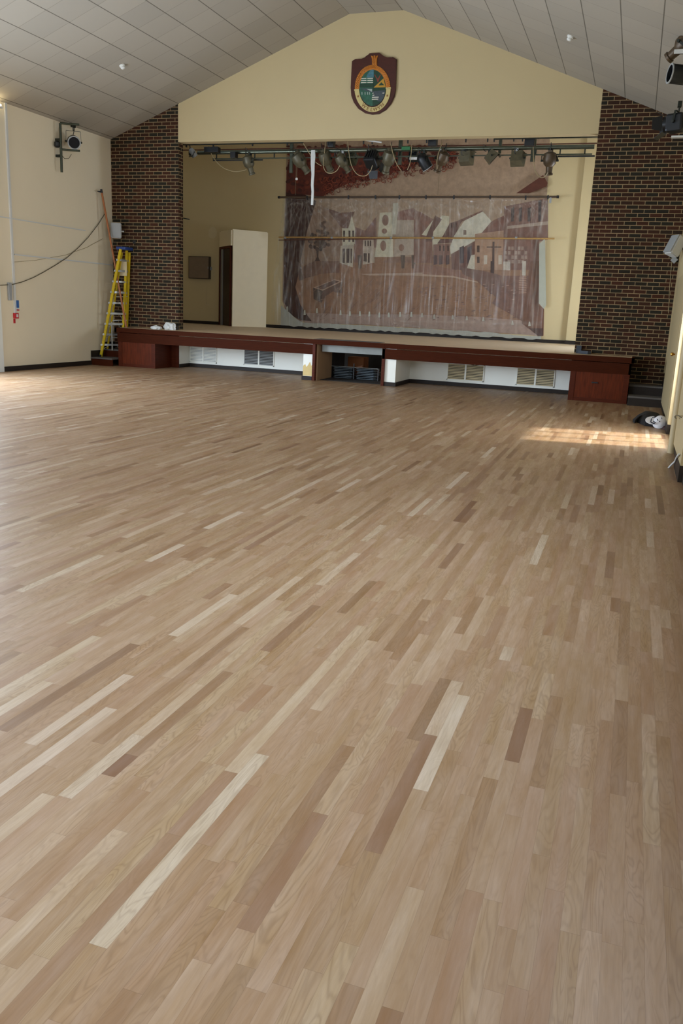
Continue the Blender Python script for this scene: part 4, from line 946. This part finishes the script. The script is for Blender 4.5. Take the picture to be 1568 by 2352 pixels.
tag(MB().tube(P, .004, 6).build('thin_wire', 'cable', smooth=True), 'very thin pale wire curving over the lower horizontal conduit', 'wire')
a = lw(20, 670); o = MB().box((X, a.y-.045, a.z-.17), (X+.05, a.y+.045, a.z+.18), .008).build('wall_box', 'plastic_g'); tag(o, 'narrow grey upright box just left of the white trunking', 'box')
a = lw(39, 699); sg = thing('wall_notice', 'blue safety notice with a red strip below, right of the trunking', 'notice', (X, a.y, a.z))
MB().box((X, a.y-.055, a.z-.07), (X+.006, a.y+.055, a.z+.08)).build('blue_panel', 'paper_b', sg)
MB().box((X, a.y-.04, a.z-.125), (X+.006, a.y+.055, a.z-.10)).build('red_strip', 'red', sg); MB().box((X, a.y-.05, a.z-.099), (X+.004, a.y+.055, a.z-.071)).build('white_strip', 'plastic_w', sg)
a = lw(34.5, 725); fa = thing('fire_alarm_point', 'square red fire alarm call point at the foot of the white trunking', 'fire alarm', (X, a.y, a.z))
MB().box((X, a.y-.06, a.z-.055), (X+.05, a.y+.06, a.z+.055), .006).build('housing', 'red', fa); MB().box((X+.05, a.y-.02, a.z-.03), (X+.053, a.y+.035, a.z+.03)).build('glass_panel', 'plastic_w', fa)
a = lw(33, 738); o = MB().box((X-.002, a.y-.03, a.z-.04), (X+.004, a.y+.03, a.z+.05)).build('alarm_sticker', 'red'); tag(o, 'small red and white sticker below the fire alarm point', 'sticker')
# lantern on wall pole
a, b = lw(138, 283, .12), lw(139, 395, .12)
wp = thing('wall_lighting_pole', 'dark vertical steel pole with two arms fixed high on the left wall', 'pole', (X, a.y, b.z))
MB().cyl((X+.12, a.y, b.z), (X+.12, a.y, a.z), .027).build('pole', 'steelgreen', wp, smooth=True)
for (u, v) in ((172, 287), (168, 347)):
    e = at(u, v, 'y', a.y+.2); z = e.z; MB().cyl((X+.12, a.y, z), (max(e.x, X+.45), a.y+.2, z), .022).build('arm', 'steelgreen', wp, smooth=True)
MB().box((X, a.y-.03, a.z-.35), (X+.12, a.y+.03, a.z-.3)).box((X, a.y-.03, b.z+.3), (X+.12, a.y+.03, b.z+.35)).build('wall_bracket', 'darkgreen', wp)
c = at(131, 332, 'y', a.y-.05); o = MB().lathe((c.x, c.y, c.z-.06), (0, 0, 1), ((0, .03), (.03, .06), (.1, .06), (.13, .03)), 14).build('junction_knob', 'black', smooth=True); tag(o, 'small dark clamp knob on the left side of the wall lighting pole', 'clamp')
yy = a.y+.25; c = at(169, 326, 'y', yy); top = at(168, 293, 'y', yy)
toc = (CAM-c).normalized()
wl = lantern(169, 326, yy, 'par', 'silver round spotlight hanging from the pole on the left wall', (toc.x*.8+.2, toc.y, toc.z-.1), 'lampbody', 1.0, (top.x, top.y, top.z+.02), group='spotlights on the hall walls')
tag(MB().tube([at(u, v, 'y', yy-.1) for u, v in ((141, 356), (148, 364), (158, 364), (164, 354))], .006, 6).build('cable', 'darkcable', smooth=True), 'short cable loop under the silver spotlight on the left wall', 'cable')
# wall light at the left frame edge
a = at(-4, 240, 'y', -3.9); wlg = thing('wall_uplighter', 'lit yellowish wall light at the top of the left wall, cut by the frame', 'light', (X, -4.1, a.z))
MB().box((X, -4.5, a.z-.03), (X+.12, -3.72, a.z+.0)).build('tray', 'plastic_w', wlg); MB().cyl((X+.07, -4.45, a.z+.03), (X+.07, -3.72, a.z+.03), .02).build('tube', 'lamp_on', wlg)
# door frame strip at the frame edge
mb = MB(); mb.box((X-.001, -4.15, 0), (X+.04, -3.95, 2.0)); struct(mb, 'trim_door_edge', 'white')

# speakers
def speaker(c, R, s, label, brk):
    t = thing('wall_speaker', label, 'speaker', c, 'white wall speakers')
    m = MB(); w, h, d = .27*s, .36*s, .2*s
    pr = [(-w/2, 0), (-w*.36, d), (w*.36, d), (w/2, 0)]
    pts = lambda z: [V(c)+R @ V((x, -(y_), z)) for x, y_ in pr]
    v = [m.bm.verts.new(p) for p in pts(-h/2)+pts(h/2)]
    for f in ((3, 2, 1, 0), (4, 5, 6, 7), (0, 1, 5, 4), (1, 2, 6, 5), (2, 3, 7, 6), (3, 0, 4, 7)): m.bm.faces.new([v[i] for i in f])
    bmesh.ops.bevel(m.bm, geom=m.bm.edges[:], offset=.018, segments=2, affect='EDGES'); m.build('cabinet', 'plastic_w', t, smooth=True)
    m = MB(); m.obox(V(c)+R @ V((0, .012, 0)), (w*.94, .02, h*.93), R, .008); m.build('grille', 'plastic_g', t)
    m = MB(); m.bar(V(c)-R @ V((0, d, 0)), brk, .03, .03).build('bracket', 'plastic_w', t)
    return t
c = at(266, 529, 'y', -.30); R = Matrix.Rotation(math.radians(22), 3, 'Z') @ Matrix.Scale(-1, 3, V((0, 1, 0))) @ Matrix.Scale(-1, 3, V((1, 0, 0)))
speaker(c, R, .95, 'white speaker on the left brick pier above the ladder top', (c.x+.02, 0, c.z))
c = at(1542, 560, 'y', -.75); R = Matrix.Rotation(math.radians(-62), 3, 'Z') @ Matrix.Rotation(math.radians(-24), 3, 'X') @ Matrix.Scale(-1, 3, V((0, 1, 0))) @ Matrix.Scale(-1, 3, V((1, 0, 0)))
speaker(c, R, 1.0, 'white speaker tilted down near the right wall in front of the brick pier', (RX, -.35, c.z-.05))
a = at(1548, 597, 'y', -.04); o = MB().obox((a.x, -.03, a.z), (.1, .05, .1), Matrix.Rotation(math.radians(40), 3, 'Y'), .008).build('sensor_box', 'plastic_g'); tag(o, 'small grey box tilted on the brick under the right speaker', 'sensor')
tag(MB().tube([(1.62, -.004, 3.05), (1.64, -.004, 2.6), (1.66, -.004, 2.2), (1.70, -.004, 1.75)], .005, 6).build('brick_cable', 'cable', smooth=True), 'thin pale cable running down the right brick pier below the speaker', 'cable')
a = at(308, 556, 'y', -.01); tag(MB().box((a.x-.035, -.02, a.z-.035), (a.x+.035, .002, a.z+.035), .004).build('blanking_plate', 'black'), 'small dark square plate on the left brick pier above the ladder', 'plate')

# ------------------------------------------------------------------ ladder and pole in the left corner
L0, L1 = at(231.5, 821, 'y', -.70), at(277, 572, 'y', -.42); L0.z = .18
R1 = at(291, 574, 'y', -.16); Rm = at(283, 752, 'y', -.27); R0 = Rm+(Rm-R1)*((Rm.z-.18)/(R1.z-Rm.z)); R0.z = .18
lad = thing('step_ladder', 'tall yellow fibreglass step ladder with a blue top on the left corner steps', 'ladder', (-10.7, -.4, .18))
def rail(a, b, w=.03, h=.075):
    dirx = (R1-L1).normalized(); m = MB(); m.bar(a, b, h, w, up=dirx); return m
rail(L0, L1, .03, .062).build('front_rail', 'yellow', lad); rail(R0, R1, .025, .06).build('front_rail', 'yellow', lad)
bk = V((.0, .18, 0))
B0, B1 = at(247, 812, 'y', -.42), at(280, 580, 'y', -.34); B0.z = .36; C1 = at(296.5, 580, 'y', -.09); Cm = at(290.5, 752, 'y', -.09); C0 = Cm+(Cm-C1)*((Cm.z-.37)/(C1.z-Cm.z))
rail(B0, B1, .02, .04).build('rear_rail', 'yellow', lad); rail(C0, C1, .02, .075).build('rear_rail', 'yellow', lad)
tsteps = [.082, .185, .295, .40, .505, .61, .705, .80]
for i in range(10):
    z = .44+.245*i; ta = (z-L0.z)/(L1.z-L0.z); tb = (z-R0.z)/(R1.z-R0.z); a, b = L0.lerp(L1, ta), R0.lerp(R1, tb)
    if i == 9: continue
    fw = V((-.03, -.05, 0)); m = MB()
    m.hexa([a+fw, b+fw, b-fw, a-fw, a+fw+V((0, 0, .045)), b+fw+V((0, 0, .045)), b-fw+V((0, 0, .045)), a-fw+V((0, 0, .045))]); stp = m.build('step', 'alu', lad)
    if i < 5:
        m = MB(); q_ = a.lerp(b, .28); m.bar(q_, L0.lerp(L1, max(ta-.045, 0.01))+fw*.5, .012, .006)
        q_ = a.lerp(b, .72); m.bar(q_, R0.lerp(R1, max(tb-.045, 0.01))+fw*.5, .012, .006); m.build('step_brace', 'alu', stp)
m = MB(); tc_ = (L1+R1+B1+C1)/4; xd = (R1-L1); xd.z = 0; xd.normalize(); Rz = Matrix((xd, V((0, 0, 1)).cross(xd), V((0, 0, 1)))).transposed(); m.obox(V((tc_.x, tc_.y, L1.z+.02)), ((R1-L1).length+.1, .24, .07), Rz, .012); m.build('top_cap', 'blue', lad)
m = MB(); m.bar(B0.lerp(B1, .12), C0.lerp(C1, .12), .02, .02).bar(B0.lerp(B1, .3), C0.lerp(C1, .3), .02, .02).bar(B0.lerp(B1, .55), C0.lerp(C1, .55), .02, .02); m.build('rear_crossbar', 'alu', lad)
m = MB(); p = L0.lerp(R0, .38); p.z = .24; m.bar(V((p.x+.1, p.y, 1.0)), p+V((.1, 0, .1)), .03, .012); m.build('hinge_arm', 'alu', lad)
for q_ in (L0, R0): MB().box((q_.x-.04, q_.y-.03, q_.z), (q_.x+.03, q_.y+.03, q_.z+.05), .006).build('foot', 'black', lad)
# cream label panel between the rails
m = MB(); a, b = at(271, 600, 'y', -.30), at(290, 634, 'y', -.24); m.hexa([(a.x, a.y, b.z), (b.x, b.y+.02, b.z), (b.x, b.y+.03, b.z), (a.x, a.y+.01, b.z), (a.x, a.y, a.z), (b.x, b.y+.02, a.z), (b.x, b.y+.03, a.z), (a.x, a.y+.01, a.z)]); m.build('instruction_panel', 'patch', lad, label='cream panel between the upper rails')
a = at(233.5, 441, 'y', -.55); b = at(290, 752, 'y', -.34); d_ = (b-a).normalized(); b2 = b+d_*((b.z-.38)/-d_.z)
pw = thing('window_pole', 'long orange-brown wooden pole with a dark hook leaning behind the ladder', 'pole', b2)
MB().cyl(b2, a, .022, 12).build('shaft', 'orangewood', pw, smooth=True)
MB().cyl(a-d_*-.02, a-d_*.06, .026).bar(a, a+V((-.02, -.09, .0)), .025, .03).bar(a+V((.0, -.0, 0)), a+V((-.03, -.12, .0)), .02, .02).build('hook', 'black', pw)

# white rags on the stage edge
def rag(c, rx, ry, rz, seed, label):
    t = bmesh.new(); bmesh.ops.create_icosphere(t, subdivisions=4, radius=1); rnd = random.Random(seed); ph_ = [rnd.random()*6.28 for _ in range(9)]
    for v in t.verts:
        n = v.co.normalized(); k_ = 1+.13*math.sin(5*n.x+ph_[0])*math.sin(4*n.z+ph_[1])+.09*math.sin(9*n.y+ph_[2]+3*n.x)+.05*math.sin(15*n.x+ph_[3])*math.sin(13*n.z+ph_[4])
        v.co = V((n.x*rx*k_, n.y*ry*k_, max(n.z*rz*k_, -rz*.55)+rz*.55))
    m = MB(); m.merge(t, Matrix.Translation(V(c))); tag(m.build('crumpled_rag', 'towel', smooth=True), label, 'cloth', 'white rags on the stage edge')
c = at(358, 753, 'z', SZ+.003); c = V((-9.48, -.45, SZ+.001)); rag(c, .13, .09, .055, 3, 'small flat white rag on the left stage edge')
rag((-9.2, -.3, SZ+.001), .15, .11, .11, 5, 'larger crumpled white rag on the left stage edge by the brick pier')
o = MB().prism([(.05, -.1, SZ+.002), (.28, -.25, SZ+.002), (.34, -.2, SZ+.002), (.05, -.02, SZ+.002)], (0, 0, .06)).box((.04, -.12, SZ+.002), (.14, -.02, SZ+.16)).build('pier_foot_block', mat('blue_grey_block', (58, 62, 70), .7)); tag(o, 'blue-grey wooden wedge block at the foot of the right brick pier', 'block')
o = MB().box((-9.5, -.1, SZ+.002), (-9.13, -.02, SZ+.1)).build('pier_foot_block', mat('dark_grey_block', (50, 46, 42), .7)); tag(o, 'dark grey block behind the white rags at the left brick pier', 'block')

# ------------------------------------------------------------------ ceiling sensors
for (u, v, side) in ((280, 150, 'L'), (1310, 83, 'R')):
    d = FWD+RGT*((u-784)/FPX)+UPV*((1176-v)/FPX)
    if side == 'L': n = V((-(AZ-EZ)/(AX0-LX), 0, 1)); p0 = V((LX, 0, EZ))
    else: n = V(((AZ-EZ)/(RX-AX1), 0, 1)); p0 = V((RX, 0, EZ))
    p = CAM+d*((p0-CAM).dot(n)/d.dot(n)); n = -n.normalized()
    t = thing('smoke_detector', 'small white round smoke detector on the %s ceiling slope' % ('left' if side == 'L' else 'right'), 'smoke detector', p, 'ceiling smoke detectors')
    MB().lathe(p, n, ((0, .055), (.02, .055), (.025, .05)), 20).build('base', 'white', t, smooth=True); MB().lathe(p+n*.024, n, ((0, .035), (.03, .042), (.045, .03), (.05, .01)), 20).build('head', 'white', t, smooth=True)

# ------------------------------------------------------------------ spotlights on the right wall (cut by the frame)
lantern(1572, 100, -4.6, 'profile', 'uppermost brown spotlight at the right frame edge, snout pointing left down', (-.8, .5, -.6), 'lampbrown', 1.0, (1.42, -4.6, 5.27), group='spotlights on the hall walls', tagbox=at(1563, 118, 'y', -4.7))
lantern(1566, 172, -4.6, 'par', 'round black spotlight between the other two at the right frame edge', (-.75, -.25, .05), 'lampblack', .95, (1.45, -4.6, 5.0), group='spotlights on the hall walls')
lantern(1552, 283, -3.2, 'fresnel', 'lowest black barn-door spotlight against the right brick pier', (-1, .35, -.05), 'lampblack', 1.0, (at(1560, 245, 'y', -3.2).x, -3.2, at(1560, 243, 'y', -3.2).z), group='spotlights on the hall walls')
o = MB().cyl((1.5, -4.75, 4.2), (1.5, -4.75, 5.2), .024).build('right_wall_pole', 'steelgreen', smooth=True); tag(o, 'vertical steel pole carrying the spotlights at the right wall', 'pole')
o = MB().box((at(1541, 315, 'y', -3.2).x, -3.25, at(1541, 317, 'y', -3.2).z), (RX, -3.15, at(1541, 313, 'y', -3.2).z)).build('white_shelf_strip', 'plastic_w'); tag(o, 'thin white strip under the lowest right-hand spotlight', 'bracket')

# ------------------------------------------------------------------ jacket, cap and shoe by the right wall
c = at(1490, 968, 'z', .05)
gj = V((1.5, -3.35, 0))
def lump(name, m, outline, h, mat_, parent=None, sm=True, seed=1):
    rnd = random.Random(seed); mb = MB(); cx = sum(p[0] for p in outline)/len(outline); cyy = sum(p[1] for p in outline)/len(outline)
    rings = []; K = 6
    for k_ in range(K+1):
        s = 1-(k_/K)**2*.85; z = h*(1-(1-k_/K)**2)
        rings.append([mb.bm.verts.new((cx+(x-cx)*s*(1+rnd.uniform(-.03, .03)), cyy+(y_-cyy)*s*(1+rnd.uniform(-.03, .03)), z*(1+rnd.uniform(-.08, .08))+.001)) for x, y_ in outline])
    n = len(outline)
    for a_, b_ in zip(rings, rings[1:]):
        for i in range(n): mb.bm.faces.new((a_[i], a_[(i+1) % n], b_[(i+1) % n], b_[i]))
    mb.bm.faces.new(rings[-1]); mb.bm.faces.new(rings[0][::-1])
    return mb.build(name, mat_, parent, smooth=sm)
jk = [at(u, v, 'z', 0.0) for u, v in ((1452, 968), (1456, 973), (1462, 970), (1480, 978), (1500, 981), (1520, 980), (1522, 966), (1512, 956), (1500, 954), (1480, 952), (1470, 958), (1460, 963))]
jo = lump('jacket', None, [(p.x, p.y) for p in jk], .11, 'cloth_b', seed=4); tag(jo, 'crumpled black jacket lying on the floor by the right wall', 'jacket')
cpc = at(1505, 966, 'z', .11); cp = thing('baseball_cap', 'white baseball cap with navy marks lying on the black jacket', 'cap', cpc)
t = bmesh.new(); bmesh.ops.create_uvsphere(t, u_segments=20, v_segments=12, radius=1)
bmesh.ops.delete(t, geom=[v for v in t.verts if v.co.z < -.05], context='VERTS')
mw = Matrix.Translation(cpc+V((.07, .0, -.03))) @ Matrix.Rotation(math.radians(35), 4, 'X') @ Matrix.Rotation(math.radians(-15), 4, 'Y') @ Matrix.Diagonal((.11, .13, .1, 1)); m = MB(); m.merge(t, mw); m.build('crown', 'cloth_w', cp, smooth=True)
m = MB(); pts = [cpc+V((-.02-.13*math.sin(a_), -.02-.02*math.sin(a_), -.0))+V((0, .11*math.cos(a_), .05*math.cos(a_))) for a_ in [math.pi*i/12 for i in range(13)]]; m.prism(pts, (0, -.004, .006)); m.build('brim', 'cloth_w', cp)
m = MB()
for u0, v0, u1, v1, w_ in ((1496, 961, 1494, 969, .014), (1494, 970, 1503, 973, .014), (1499, 967, 1506, 971, .010), (1508, 962, 1511, 966, .012), (1513, 967, 1515, 969, .01), (1519, 959, 1520, 963, .009), (1497, 960, 1504, 957, .01)):
    a, b = at(u0, v0, 'y', cpc.y-.125), at(u1, v1, 'y', cpc.y-.125); m.bar(a, b, w_, .012, up=V((0, 1, 0)))
m.build('navy_mark', 'cloth_n', cp)
sh = [at(u, v, 'z', 0) for u, v in ((1500, 980), (1512, 984), (1528, 988), (1538, 988), (1538, 978), (1528, 974), (1514, 975))]
o = lump('leather_bag', None, [(min(p.x, RX-.03), p.y) for p in sh], .07, mat('dark_brown_leather', (52, 26, 20), .4), seed=9); tag(o, 'small dark brown leather bag on the floor between cap and right wall', 'bag')
# cable end and door hook on the right
P = [at(1532, 1078, 'y', -8.0)]+[at(u, v, 'y', yy) for u, v, yy in ((1540, 1069, -8.1), (1550, 1060, -8.2), (1560, 1053, -8.35), (1572, 1049, -8.5), (1590, 1046, -8.7))]
for p in P: p.x = min(p.x, RX-.075)
tag(MB().tube(P, .010, 8).build('white_cable', 'plastic_w', smooth=True), 'end of a white cable sticking out low at the right frame edge', 'cable')
P = [at(u, v, 'x', RX-.104) for u, v in ((1552, 961), (1549, 958), (1551, 955), (1556, 954), (1560, 956), (1564, 959))]
tag(MB().tube(P, .006, 6).build('door_stay', 'darkcable', smooth=True), 'bent dark metal hook on the rounded post of the right wall', 'hook')

# ------------------------------------------------------------------ daylight
def area(name, loc, direction, sx, sy, e, col):
    l = D.lights.new(name, 'AREA'); l.shape = 'RECTANGLE'; l.size = sx; l.size_y = sy; l.energy = e; l.color = col
    o = D.objects.new(name, l); COL.objects.link(o); o.location = loc; o.rotation_euler = V(direction).to_track_quat('-Z', 'Z').to_euler(); return o
DAY = (.80, .96, 1.17)
for i, o in enumerate(LW):
    yc, zc_ = (o[0]+o[1])/2, (o[2]+o[3])/2
    area('daylight_window_%d' % (i+1), (LX-.12, yc, zc_), (1, 0, -.1), o[1]-o[0]-.2, o[3]-o[2]-.2, (170, 360, 620)[i], DAY)
area('added_back_fill', (-7.6, BY+.3, 1.9), (.12, 1, 0), 5.5, 2.6, 530, DAY)  # added fill lamp, the back wall has no window
for i, o in enumerate(RWO[1:]):
    area('daylight_right_window_%d' % (i+1), (RX+.12, (o[0]+o[1])/2, (o[2]+o[3])/2), (-1, 0, -.1), o[1]-o[0]-.2, o[3]-o[2]-.2, 290, DAY)
area('daylight_door', (RX+.34, -5.75, 1.25), (-1, 0, 0), 1.4, 2.1, 140, (.9, .97, 1.05))
area('added_stage_light', (2.15, (SWO[0]+SWO[1])/2, (SWO[2]+SWO[3])/2), (-1, 0, -.05), 3.2, 1.4, 390, DAY)  # lamp for the added stage window
sun = D.lights.new('sun', 'SUN'); sun.energy = 7.5; sun.angle = math.radians(4); sun.color = (1, .96, .88)
so = D.objects.new('sun', sun); COL.objects.link(so); so.rotation_euler = V((-1, -.2, -1.1)).to_track_quat('-Z', 'Y').to_euler(); so.location = (6, -6, 6)
w = D.worlds.new('world'); SC.world = w; w.use_nodes = True; bg = w.node_tree.nodes['Background']; bg.inputs[0].default_value = (.75, .86, 1, 1); bg.inputs[1].default_value = .9

vs = SC.view_settings; vs.view_transform = 'Standard'; vs.look = 'None'; vs.exposure = .12; vs.gamma = 1; vs.use_curve_mapping = False
SC.display_settings.display_device = 'sRGB'
